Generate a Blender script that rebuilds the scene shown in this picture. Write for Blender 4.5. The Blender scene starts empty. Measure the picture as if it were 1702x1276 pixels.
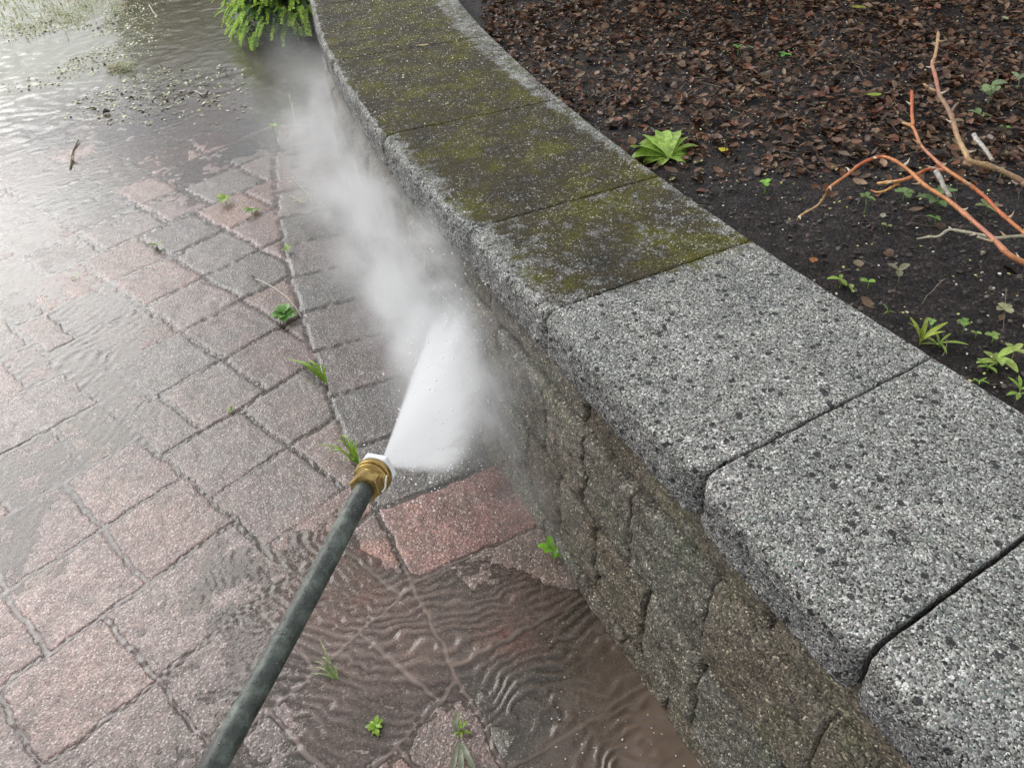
import bpy, bmesh, math, random
import numpy as np
from mathutils import Vector, Matrix

sc = bpy.context.scene
R_ = math.radians
random.seed(7)
rng = np.random.default_rng(11)

# ------------------------------------------------------------------ camera
W0, H0, F0 = 1702.0, 1276.0, 1322.0
CAMH = 1.5
_A = np.array([-972 - W0 / 2, -313 - H0 / 2, F0]); _B = np.array([2450 - W0 / 2, -590 - H0 / 2, F0])
_A /= np.linalg.norm(_A)
_up = np.cross(_A, _B); _up /= np.linalg.norm(_up)
if _up[1] > 0: _up = -_up
_Y = np.array([0, 0, 1.]) - _up * _up[2]; _Y /= np.linalg.norm(_Y)
_X = np.cross(_Y, _up)
CR = np.array([_X, _Y, _up])                      # image axes (x right, y down, z forward) -> world
cam_d = bpy.data.cameras.new('camera'); cam = bpy.data.objects.new('camera', cam_d)
sc.collection.objects.link(cam)
cam_d.sensor_width = 36; cam_d.lens = 36 * F0 / W0
cam_d.clip_start = 0.02; cam_d.clip_end = 500
M3 = Matrix([[CR[i][0], -CR[i][1], -CR[i][2]] for i in range(3)])
cam.matrix_world = Matrix.Translation((0, 0, CAMH)) @ M3.to_4x4()
sc.camera = cam

# ------------------------------------------------------------------ sky, sun, exposure
SUN_EL, SUN_AZ = R_(34), R_(-47)                  # azimuth from +Y, negative to the left
w = bpy.data.worlds.new('World'); sc.world = w; w.use_nodes = True
nt = w.node_tree; bg = nt.nodes['Background']
sky = nt.nodes.new('ShaderNodeTexSky'); sky.sky_type = 'NISHITA'; sky.sun_disc = False
sky.sun_elevation = SUN_EL; sky.sun_rotation = SUN_AZ
sky.air_density = 1.0; sky.dust_density = 1.2
hs = nt.nodes.new('ShaderNodeHueSaturation'); hs.inputs['Saturation'].default_value = 0.30
nt.links.new(sky.outputs[0], hs.inputs['Color']); 
tcw = nt.nodes.new('ShaderNodeTexCoord'); cln = nt.nodes.new('ShaderNodeTexNoise'); cln.inputs['Scale'].default_value = 3.2; cln.inputs['Detail'].default_value = 5
nt.links.new(tcw.outputs['Generated'], cln.inputs['Vector'])
clr = nt.nodes.new('ShaderNodeMapRange'); clr.inputs['From Min'].default_value = .40; clr.inputs['From Max'].default_value = .60; clr.inputs['To Min'].default_value = .15; clr.inputs['To Max'].default_value = .85
nt.links.new(cln.outputs[0], clr.inputs['Value'])
clm = nt.nodes.new('ShaderNodeMix'); clm.data_type = 'RGBA'; clm.inputs[7].default_value = (7.4, 7.6, 7.8, 1)      # bright broken cloud
nt.links.new(clr.outputs[0], clm.inputs[0]); nt.links.new(hs.outputs[0], clm.inputs[6]); nt.links.new(clm.outputs[2], bg.inputs[0])
bg.inputs[1].default_value = 0.12
sd = bpy.data.lights.new('sun', 'SUN'); sun = bpy.data.objects.new('sun', sd); sc.collection.objects.link(sun)
sd.energy = 1.4; sd.angle = R_(42); sd.color = (1.0, 0.975, 0.94)
dirv = Vector((math.sin(SUN_AZ) * math.cos(SUN_EL), math.cos(SUN_AZ) * math.cos(SUN_EL), math.sin(SUN_EL)))
sun.rotation_euler = (-dirv).to_track_quat('-Z', 'Y').to_euler(); sun.location = dirv * 20
sc.view_settings.view_transform = 'Standard'; sc.view_settings.look = 'None'
sc.view_settings.exposure = 0.55; sc.view_settings.gamma = 1
sc.render.engine = 'CYCLES'
sc.cycles.volume_bounces = 4; sc.cycles.max_bounces = 8; sc.cycles.transparent_max_bounces = 12
sc.cycles.volume_max_steps = 160
sc.cycles.use_denoising = True

# ------------------------------------------------------------------ measuring helpers
def ray(px, py):
    return CR @ np.array([px - W0 / 2, py - H0 / 2, F0])
def gp(px, py, z=0.0):
    d = ray(px, py); t = (z - CAMH) / d[2]
    return np.array([d[0] * t, d[1] * t, z])
def at(px, py, depth):
    return ray(px, py) / F0 * depth + np.array([0, 0, CAMH])
CX, CY = 9.45, 5.47                               # centre of the curved wall
def cyl(px, py, r):
    d = ray(px, py); o = np.array([-CX, -CY]); a = d[:2] @ d[:2]; b = 2 * d[:2] @ o; c = o @ o - r * r
    t = (-b - math.sqrt(b * b - 4 * a * c)) / (2 * a)
    return d * t + np.array([0, 0, CAMH])
def pol(rho, deg, z=0.0):
    a = np.radians(deg)
    return np.array([CX + rho * np.cos(a), CY + rho * np.sin(a), z + 0 * (rho * a)])
_rf = np.array([(150, 10.36), (180, 10.34), (189.6, 10.33), (195, 10.318), (199, 10.302), (202.4, 10.286), (204.2, 10.291), (206, 10.303), (207.1, 10.314), (208.2, 10.334), (209, 10.347), (211, 10.385), (216, 10.47), (230, 10.6)])
def RF(deg): return np.interp(deg, _rf[:, 0], _rf[:, 1])
_rb = np.array([(150, 9.72), (190, 9.735), (196, 9.745), (199, 9.76), (203, 9.785), (207, 9.81), (209, 9.825), (230, 9.9)])
def RB(deg): return np.interp(deg, _rb[:, 0], _rb[:, 1])
WD = 1.0

def _h(ix, iy, iz, s):
    n = (ix.astype(np.int64) * 374761393 + iy.astype(np.int64) * 668265263 + iz.astype(np.int64) * 2147483647 + s * 974634777) & 0xffffffff
    n = ((n ^ (n >> 13)) * 1274126177) & 0xffffffff
    n = ((n ^ (n >> 16)) * 2246822519) & 0xffffffff
    return ((n ^ (n >> 15)) & 0xffffff) / float(0xffffff)
def vn(x, y, s=0, z=None):
    x = np.asarray(x, float); y = np.asarray(y, float)
    ix = np.floor(x); iy = np.floor(y); fx = x - ix; fy = y - iy
    ux = fx * fx * (3 - 2 * fx); uy = fy * fy * (3 - 2 * fy)
    ix = ix.astype(np.int64); iy = iy.astype(np.int64); o = np.zeros_like(ix)
    def L(k):
        a = _h(ix, iy, k, s); b = _h(ix + 1, iy, k, s); c = _h(ix, iy + 1, k, s); d = _h(ix + 1, iy + 1, k, s)
        return (a * (1 - ux) + b * ux) * (1 - uy) + (c * (1 - ux) + d * ux) * uy
    if z is None: return L(o) * 2 - 1
    z = np.asarray(z, float); iz = np.floor(z); fz = z - iz; uz = fz * fz * (3 - 2 * fz); iz = iz.astype(np.int64)
    return (L(iz) * (1 - uz) + L(iz + 1) * uz) * 2 - 1
def fbm(x, y, s=0, o=4, z=None, g=0.5):
    t = 0; a = 1; n = 0
    for k in range(o):
        f = 2.03 ** k
        t = t + a * vn(x * f + 17.3 * k, y * f - 9.1 * k, s + k, None if z is None else z * f); n += a; a *= g
    return t / n

# ------------------------------------------------------------------ mesh helpers
def mesh_obj(name, V, Fs, m=None, parent=None, smooth=True, attrs=None, mats=None, midx=None):
    """Fs: (n,3)/(n,4) array or a list of index tuples"""
    me = bpy.data.meshes.new(name)
    V = np.asarray(V, dtype=np.float32).reshape(-1, 3)
    if isinstance(Fs, np.ndarray):
        k = Fs.shape[1]; tot = np.full(len(Fs), k, np.int32); idx = Fs.astype(np.int32).ravel()
    else:
        tot = np.array([len(f) for f in Fs], np.int32); idx = np.array([i for f in Fs for i in f], np.int32)
    st = np.concatenate([[0], np.cumsum(tot)[:-1]]).astype(np.int32)
    me.vertices.add(len(V)); me.vertices.foreach_set('co', V.ravel())
    me.loops.add(len(idx)); me.loops.foreach_set('vertex_index', idx)
    me.polygons.add(len(tot)); me.polygons.foreach_set('loop_start', st); me.polygons.foreach_set('loop_total', tot)
    me.update(calc_edges=True)
    me.polygons.foreach_set('use_smooth', np.full(len(tot), smooth, bool))
    if attrs:
        for an, arr in attrs.items():
            arr = np.asarray(arr, np.float32)
            if arr.ndim == 1:
                a = me.attributes.new(an, 'FLOAT', 'POINT'); a.data.foreach_set('value', arr)
            else:
                if arr.shape[1] == 3: arr = np.c_[arr, np.ones(len(arr), np.float32)]
                a = me.attributes.new(an, 'FLOAT_COLOR', 'POINT'); a.data.foreach_set('color', arr.ravel())
    if m: me.materials.append(m)
    if mats:
        for q in mats: me.materials.append(q)
        me.polygons.foreach_set('material_index', np.asarray(midx, np.int32))
    me.validate()
    ob = bpy.data.objects.new(name, me); sc.collection.objects.link(ob)
    if parent is not None: ob.parent = parent; ob.matrix_parent_inverse = parent.matrix_world.inverted() if False else Matrix.Translation(-Vector(parent.location))
    return ob
def outward(ob):
    bm = bmesh.new(); bm.from_mesh(ob.data); bmesh.ops.recalc_face_normals(bm, faces=bm.faces); bm.to_mesh(ob.data); bm.free(); return ob
def thing(name, label, cat, loc=(0, 0, 0), group=None):
    o = bpy.data.objects.new(name, None); sc.collection.objects.link(o); o.location = [float(v) for v in loc]
    o.empty_display_size = 0.05
    o['label'] = label; o['category'] = cat
    if group: o['group'] = group
    return o
def tag(o, label, cat, group=None, kind=None):
    o['label'] = label; o['category'] = cat
    if group: o['group'] = group
    if kind: o['kind'] = kind
    return o
def grid_faces(nu, nv, closed_v=False):
    i = np.arange(nu - 1)[:, None]; j = np.arange(nv if closed_v else nv - 1)[None, :]
    a = i * nv + j; b = i * nv + (j + 1) % nv; c = (i + 1) * nv + (j + 1) % nv; d = (i + 1) * nv + j
    return np.stack([a, b, c, d], -1).reshape(-1, 4)
class MB:
    def __init__(s): s.V = []; s.F = []; s.C = []
    def add(s, V, F, col=None):
        o = len(s.V); s.V += [tuple(v) for v in V]; s.F += [tuple(int(i) + o for i in f) for f in F]
        s.C += [tuple(col) if col is not None else (1, 1, 1)] * len(V)
    def build(s, name, m, parent=None, smooth=True):
        return mesh_obj(name, np.array(s.V), s.F, m, parent, smooth, {'tint': np.array(s.C)})
def tube(mb, pts, rads, n=8, col=None, lump=0.0, sd=0):
    P = np.array(pts, float); m = len(P); rads = np.broadcast_to(np.asarray(rads, float), (m,))
    T = np.gradient(P, axis=0); T /= np.linalg.norm(T, axis=1)[:, None] + 1e-12
    ref = np.array([0, 0, 1.0]) if abs(T[0][2]) < .9 else np.array([1.0, 0, 0])
    V = []
    N = ref - T[0] * (ref @ T[0]); N /= np.linalg.norm(N)
    for k in range(m):
        N = N - T[k] * (N @ T[k]); N /= np.linalg.norm(N); B = np.cross(T[k], N)
        for j in range(n):
            a = 2 * math.pi * j / n
            r = rads[k] * (1 + (lump * (_h(np.array(k), np.array(j), np.array(0), sd) - .5) if lump else 0))
            V.append(P[k] + (N * math.cos(a) + B * math.sin(a)) * r)
    F = [tuple(f) for f in grid_faces(m, n, True)]
    V.append(P[0]); V.append(P[-1]); c0, c1 = len(V) - 2, len(V) - 1
    for j in range(n):
        F.append((c0, (j + 1) % n, j)); F.append((c1, (m - 1) * n + j, (m - 1) * n + (j + 1) % n))
    mb.add(V, F, col)
def smooth_path(pts, n=6):
    P = np.array(pts, float); m = len(P); out = []
    for i in range(m - 1):
        p0 = P[max(i - 1, 0)]; p1 = P[i]; p2 = P[i + 1]; p3 = P[min(i + 2, m - 1)]
        for k in range(n):
            t = k / n
            out.append(.5 * ((2 * p1) + (p2 - p0) * t + (2 * p0 - 5 * p1 + 4 * p2 - p3) * t * t + (-p0 + 3 * p1 - 3 * p2 + p3) * t ** 3))
    out.append(P[-1]); return np.array(out)
def blade(mb, pts, width, col, shape='leaf', fold=.25, upv=(0, 0, 1), wob=0.0, sd=0):
    """leaf or grass blade following pts, three vertices across"""
    P = np.array(pts, float); m = len(P); T = np.gradient(P, axis=0); T /= np.linalg.norm(T, axis=1)[:, None] + 1e-9
    V = []
    rr = random.Random(sd)
    for k in range(m):
        t = k / (m - 1)
        if shape == 'leaf': wv = width * (math.sin(math.pi * min(1, t * .93 + .04)) ** .75)
        elif shape == 'spoon': wv = width * (.18 + .82 * max(0, math.sin(math.pi * t ** 1.7)) ** .8) if t < .98 else width * .08
        elif shape == 'round': wv = width * math.sqrt(max(0.002, 1 - (2 * t - 1) ** 2))
        else: wv = width * (1 - t ** 2.5) * (0.6 + .4 * min(1, t * 5)) + width * .04
        wv *= 1 + wob * (rr.random() - .5)
        S = np.cross(T[k], np.array(upv, float)); q = np.linalg.norm(S); S = S / q if q > 1e-6 else np.array([1., 0, 0])
        U = np.cross(S, T[k])
        V += [P[k] - S * wv / 2 + U * fold * wv / 2, P[k], P[k] + S * wv / 2 + U * fold * wv / 2]
    F = []
    for k in range(m - 1):
        a = 3 * k; F += [(a, a + 1, a + 4, a + 3), (a + 1, a + 2, a + 5, a + 4)]
    mb.add(V, F, col)
def arc(p, az, L, rise, droop, n=6, curl=0.0):
    """points of a leaf leaving p towards az, rising then drooping"""
    out = []; x, y, z = p; e = rise
    for k in range(n + 1):
        out.append((x, y, z)); x += math.sin(az) * math.cos(e) * L / n; y += math.cos(az) * math.cos(e) * L / n; z += math.sin(e) * L / n
        e -= droop / n; az += curl / n
    return out

# ------------------------------------------------------------------ materials
class Nd:
    def __init__(s, name):
        s.m = bpy.data.materials.new(name); s.m.use_nodes = True; s.t = s.m.node_tree; s.t.nodes.clear()
        s.out = s.n('OutputMaterial')
    def n(s, typ, **kw):
        nd = s.t.nodes.new('ShaderNode' + typ)
        for k, v in kw.items():
            if k.startswith('i_'):
                key = k[2:]; key = int(key) if key.isdigit() else key.replace('_', ' ')
                s.set(nd.inputs[key], v)
            else: setattr(nd, k, v)
        return nd
    def set(s, inp, v):
        if isinstance(v, bpy.types.NodeSocket): s.t.links.new(v, inp)
        elif isinstance(v, bpy.types.Node): s.t.links.new(v.outputs[0], inp)
        else: inp.default_value = v
    def math(s, op, a, b=0.0, c=0.0, clamp=False):
        nd = s.n('Math', operation=op, use_clamp=clamp); s.set(nd.inputs[0], a); s.set(nd.inputs[1], b)
        if op in ('MULTIPLY_ADD',): s.set(nd.inputs[2], c)
        return nd.outputs[0]
    def mix(s, f, a, b, blend='MIX'):
        nd = s.n('Mix', data_type='RGBA', blend_type=blend); s.set(nd.inputs[0], f); s.set(nd.inputs[6], a); s.set(nd.inputs[7], b); return nd.outputs[2]
    def ramp(s, f, stops, interp='LINEAR'):
        nd = s.n('ValToRGB'); cr = nd.color_ramp; cr.interpolation = interp
        while len(cr.elements) > 1: cr.elements.remove(cr.elements[-1])
        for q, (p, c) in enumerate(stops):
            if q == 0: e = cr.elements[0]; e.position = p
            else: e = cr.elements.new(p)
            e.color = (*c, 1) if isinstance(c, tuple) else (c, c, c, 1)
        s.set(nd.inputs[0], f); return nd.outputs[0]
    def attr(s, name, fac=False):
        nd = s.n('Attribute', attribute_name=name); return nd.outputs['Fac'] if fac else nd.outputs['Color']
    def noise(s, vec, scale, detail=4, rough=.55, dist=0.0, color=False):
        nd = s.n('TexNoise', i_Scale=scale, i_Detail=detail, i_Roughness=rough, i_Distortion=dist)
        if vec is not None: s.set(nd.inputs['Vector'], vec)
        return nd.outputs[1 if color else 0]
    def voro(s, vec, scale, feature='F1', rnd=1.0):
        nd = s.n('TexVoronoi', feature=feature, i_Scale=scale)
        nd.inputs['Randomness'].default_value = rnd
        s.set(nd.inputs['Vector'], vec); return nd
    def bump(s, h, strength=.5, dist=.002, normal=None):
        nd = s.n('Bump', i_Strength=strength, i_Distance=dist); s.set(nd.inputs['Height'], h)
        if normal is not None: s.set(nd.inputs['Normal'], normal)
        return nd.outputs[0]
    def pos(s): return s.n('NewGeometry').outputs['Position']
    def bsdf(s, **kw):
        nd = s.n('BsdfPrincipled')
        for k, v in kw.items(): s.set(nd.inputs[k.replace('_', ' ')], v)
        s.t.links.new(nd.outputs[0], s.out.inputs['Surface']); return nd

def aggregate(d, pos, scale, stops, jitter=.6):
    """exposed pebble aggregate: colour per pebble, height from pebble shape"""
    wp = d.n('VectorMath', operation='ADD'); nn = d.noise(pos, scale * .8, 2, color=True)
    sc_ = d.n('VectorMath', operation='SCALE'); d.set(sc_.inputs[0], nn); sc_.inputs['Scale'].default_value = jitter / scale
    d.set(wp.inputs[0], pos); d.set(wp.inputs[1], sc_)
    v = d.voro(wp.outputs[0], scale)
    sp = d.n('SeparateColor'); d.set(sp.inputs[0], v.outputs['Color'])
    col = d.ramp(sp.outputs[0], stops, 'CONSTANT')
    return col, v.outputs['Distance'], sp, wp.outputs[0]

def mat_paver():
    d = Nd('wet_paver'); p = d.pos(); tint = d.attr('tint')
    c1, h1, sp, wp = aggregate(d, p, 290, [(0, .30), (.16, .62), (.36, .92), (.62, 1.2), (.80, 1.5), (.91, 2.2), (.96, 2.8)])
    c2, h2, sp2, _ = aggregate(d, p, 150, [(0, .62), (.22, .9), (.5, 1.0), (.72, 1.15), (.9, 1.5), (.96, 2.1)])
    g = d.mix(.3, c1, c2)
    blot = d.noise(p, 14, 5, .62); blot2 = d.noise(p, 55, 4, .6)
    col = d.mix(1.0, tint, g, 'MULTIPLY')
    col = d.mix(1.0, col, d.ramp(blot, [(.3, .66), (.5, 1.0), (.72, 1.3)]), 'MULTIPLY')
    col = d.mix(1.0, col, d.ramp(blot2, [(.3, .8), (.7, 1.2)]), 'MULTIPLY')
    col = d.mix(d.math('MULTIPLY', d.ramp(d.noise(p, 9, 3), [(.5, 0.0), (.68, 1.0)]), .35), col, (.055, .055, .03, 1))
    spk = d.math('MULTIPLY', d.ramp(sp.outputs[0], [(0, 0.0), (.90, 1.0)], 'CONSTANT'), d.ramp(h1, [(.45, .75), (.6, 0.0)]))
    col = d.mix(spk, col, (.46, .44, .41, 1))
    jt = d.attr('joint', True)
    col = d.mix(jt, col, (.022, .017, .012, 1))
    hh = d.math('ADD', d.math('MULTIPLY', h1, -.8), d.math('MULTIPLY', h2, -.8))
    hh = d.math('ADD', hh, d.math('MULTIPLY', d.noise(p, 90, 5, .65), 1.6))
    n = d.bump(hh, .55, .0022)
    rough = d.ramp(d.noise(p, 40, 4, .6), [(.35, .30), (.7, .58)])
    b = d.bsdf(Base_Color=col, Roughness=rough, Normal=n, Specular_IOR_Level=.5, Coat_Weight=.42, Coat_Roughness=.13, Coat_Normal=d.bump(d.noise(p, 120, 4, .6), .6, .003))
    return d.m

def mat_cap():
    d = Nd('exposed_aggregate_concrete'); p = d.pos(); moss = d.attr('moss', True)
    c1, h1, sp, wp = aggregate(d, p, 400, [(0, (.02, .02, .022)), (.10, (.075, .075, .07)), (.26, (.17, .165, .155)), (.46, (.285, .275, .25)), (.66, (.385, .38, .345)), (.81, (.56, .56, .53)), (.91, (.70, .70, .66)), (.97, (.85, .85, .80))])
    c2, h2, sp2, wp2 = aggregate(d, p, 185, [(0, (.016, .017, .02)), (.045, (.20, .215, .21)), (.20, (.25, .24, .235)), (.34, (.20, .235, .21)), (.48, (.30, .28, .29)), (.62, (.37, .37, .35)), (.82, (.46, .46, .44)), (.93, (.72, .72, .70))], .45)
    pick = d.ramp(sp2.outputs[1], [(.0, 0.0), (.58, 1.0)], 'CONSTANT')
    inner = d.ramp(h2, [(.50, 1.0), (.60, 0.0)])
    base = d.mix(d.math('MULTIPLY', pick, inner), c1, c2)
    tone = d.noise(p, 7, 4, .6, color=False)
    base = d.mix(1.0, base, d.ramp(tone, [(.3, (.78, .80, .80)), (.55, (1.0, 1.0, .98)), (.75, (1.16, 1.12, 1.14))]), 'MULTIPLY')
    base = d.mix(1.0, base, d.ramp(d.noise(p, 28, 4, .6), [(.3, .68), (.7, 1.06)]), 'MULTIPLY')
    v3 = d.voro(p, 88); s3 = d.n('SeparateColor'); d.set(s3.inputs[0], v3.outputs['Color'])
    pit = d.math('MULTIPLY', d.ramp(s3.outputs[0], [(0, 0.0), (.925, 1.0)], 'CONSTANT'), d.ramp(d.math('ADD', v3.outputs['Distance'], d.math('MULTIPLY', d.noise(p, 200, 2), .35)), [(.62, 1.0), (.68, 0.0)]))
    base = d.mix(d.math('MULTIPLY', pit, .9), base, (.014, .015, .017, 1))
    front_shade = d.attr('face', True)
    base = d.mix(d.math('MULTIPLY', front_shade, .6), base, d.mix(1.0, base, (.60, .585, .63, 1), 'MULTIPLY'))  # shade on the stone front painted in as a darker purplish tone
    # moss and grime film: hides most pebbles, the light ones still show
    mossy = d.ramp(d.noise(p, 7.5, 6, .72), [(.32, (.030, .029, .023)), (.43, (.058, .048, .030)), (.52, (.066, .056, .022)), (.60, (.100, .094, .014)), (.68, (.060, .062, .018)), (.76, (.028, .030, .014))])
    fine = d.ramp(d.noise(p, 300, 3, .6), [(.35, .6), (.65, 1.45)])
    mossy = d.mix(1.0, mossy, fine, 'MULTIPLY')
    lum = d.n('RGBToBW'); d.set(lum.inputs[0], base)
    mossy = d.mix(1.0, mossy, d.ramp(lum.outputs[0], [(.05, .75), (.3, 1.0), (.7, 1.5)]), 'MULTIPLY')
    show = d.ramp(lum.outputs[0], [(.46, 0.0), (.74, .60)])
    mossy = d.mix(show, mossy, base)
    mk = d.math('ADD', moss, d.math('MULTIPLY', d.math('SUBTRACT', d.noise(p, 30, 5, .7), .5), 1.7))
    mk = d.ramp(mk, [(.22, 0.0), (.58, 1.0)])
    mk = d.math('MULTIPLY', mk, d.ramp(moss, [(0.03, 0.0), (.22, 1.0)]))
    col = d.mix(mk, base, mossy)
    hh = d.math('ADD', d.math('MULTIPLY', h1, -1.0), d.math('ADD', d.math('MULTIPLY', h2, -.8), d.math('MULTIPLY', pit, -1.2)))
    n = d.bump(d.math('ADD', hh, d.math('MULTIPLY', d.noise(p, 60, 5, .65), 1.6)), .85, .003)
    d.bsdf(Base_Color=col, Roughness=d.math('MAXIMUM', d.ramp(sp.outputs[2], [(0, .34), (1, .7)]), d.math('MULTIPLY', mk, .7)), Normal=n, Specular_IOR_Level=d.math('SUBTRACT', .36, d.math('MULTIPLY', mk, .2)))
    return d.m

def mat_wall():
    d = Nd('split_face_block'); p = d.pos()
    c1, h1, sp, wp = aggregate(d, p, 300, [(0, .4), (.15, .7), (.4, 1.0), (.68, 1.25), (.85, 1.7), (.94, 2.8), (.98, 3.8)])
    base = d.ramp(d.noise(p, 9, 6, .62), [(.28, (.075, .064, .048)), (.42, (.155, .130, .095)), (.52, (.205, .182, .145)), (.62, (.160, .155, .098)), (.72, (.31, .295, .26))])
    t = d.attr('tint')
    col = d.mix(1.0, d.mix(1.0, base, t, 'MULTIPLY'), c1, 'MULTIPLY')
    col = d.mix(1.0, col, d.ramp(d.noise(p, 40, 5, .65), [(.3, .50), (.7, 1.3)]), 'MULTIPLY')
    hh = d.math('ADD', d.math('MULTIPLY', h1, -.9), d.math('MULTIPLY', d.noise(p, 45, 6, .75), 4.0))
    n = d.bump(hh, 1.0, .0045)
    d.bsdf(Base_Color=col, Roughness=.5, Normal=n, Specular_IOR_Level=.35, Coat_Weight=.10, Coat_Roughness=.2)
    return d.m

def mat_simple(name, col, rough=.5, var=.3, scale=60, bump=.3, dist=.001, tint=False, **kw):
    d = Nd(name); p = d.pos()
    c = d.mix(1.0, d.attr('tint') if tint else (*col, 1), d.ramp(d.noise(p, scale, 4, .6), [(.3, 1 - var), (.7, 1 + var)]), 'MULTIPLY')
    d.bsdf(Base_Color=c, Roughness=rough, Normal=d.bump(d.noise(p, scale * 3, 3), bump, dist), **kw)
    return d.m
def mat_leaf(name, rough=.35, trans=.35, scale=180, gain=1.12, spec=.5):
    d = Nd(name); p = d.pos()
    c = d.mix(1.0, d.attr('tint'), d.ramp(d.noise(p, scale, 4, .6), [(.3, .72 * gain), (.7, 1.25 * gain)]), 'MULTIPLY')
    c = d.mix(d.math('MULTIPLY', d.ramp(d.noise(p, 55, 4, .65), [(.46, 0.0), (.66, 1.0)]), .45), c, (.13, .11, .045, 1))
    b = d.bsdf(Base_Color=c, Roughness=rough, Normal=d.bump(d.noise(p, scale * 2, 3), .3, .0008), Specular_IOR_Level=spec)
    tr = d.n('BsdfTranslucent'); d.set(tr.inputs['Color'], c)
    mx = d.n('MixShader'); mx.inputs[0].default_value = trans
    d.t.links.new(b.outputs[0], mx.inputs[1]); d.t.links.new(tr.outputs[0], mx.inputs[2]); d.t.links.new(mx.outputs[0], d.out.inputs['Surface'])
    return d.m

def mat_water():
    d = Nd('muddy_water'); p = d.pos(); dep = d.attr('depth', True)
    k = d.math('SUBTRACT', 1.0, d.math('EXPONENT', d.math('MULTIPLY', d.math('MAXIMUM', dep, 0.0), d.math('MULTIPLY', d.attr('murk', True), -1.0))))
    mud = d.mix(1.0, d.attr('mud'), d.ramp(d.noise(p, 12, 5, .6), [(.3, .88), (.7, 1.12)]), 'MULTIPLY')
    r1 = d.noise(p, 75, 3, .55); r2 = d.noise(p, 210, 2, .5)
    nb = d.bump(d.math('ADD', r1, d.math('MULTIPLY', r2, .25)), .5, .0022)
    diff = d.n('BsdfDiffuse'); d.set(diff.inputs['Color'], mud)
    tr = d.n('BsdfTransparent'); tr.inputs['Color'].default_value = (.90, .87, .83, 1)
    m1 = d.n('MixShader'); d.set(m1.inputs[0], k); d.t.links.new(tr.outputs[0], m1.inputs[1]); d.t.links.new(diff.outputs[0], m1.inputs[2])
    gl = d.n('BsdfGlossy'); gl.inputs['Roughness'].default_value = .04; gl.inputs['Color'].default_value = (1, 1, 1, 1); d.set(gl.inputs['Normal'], nb)
    fr = d.n('Fresnel'); fr.inputs['IOR'].default_value = 1.42; d.set(fr.inputs['Normal'], nb)
    m2 = d.n('MixShader'); d.set(m2.inputs[0], d.math('MULTIPLY', fr.outputs[0], d.math('MINIMUM', 1.0, d.math('MULTIPLY', d.math('ADD', dep, .0012), 700.0), clamp=True)))
    d.t.links.new(m1.outputs[0], m2.inputs[1]); d.t.links.new(gl.outputs[0], m2.inputs[2]); d.t.links.new(m2.outputs[0], d.out.inputs['Surface'])
    return d.m

M_paver = mat_paver(); M_cap = mat_cap(); M_wall = mat_wall(); M_water = mat_water()
M_leaf = mat_leaf('green_leaf'); M_litter = mat_leaf('wet_dead_leaf', .40, .08, 260, .92, .30)
M_twig = mat_simple('bark', (1, 1, 1), .45, .35, 220, .5, .001, tint=True)
M_speck = mat_simple('pale_petal', (1, 1, 1), .5, .12, 300, .1, .0005, tint=True)

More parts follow.
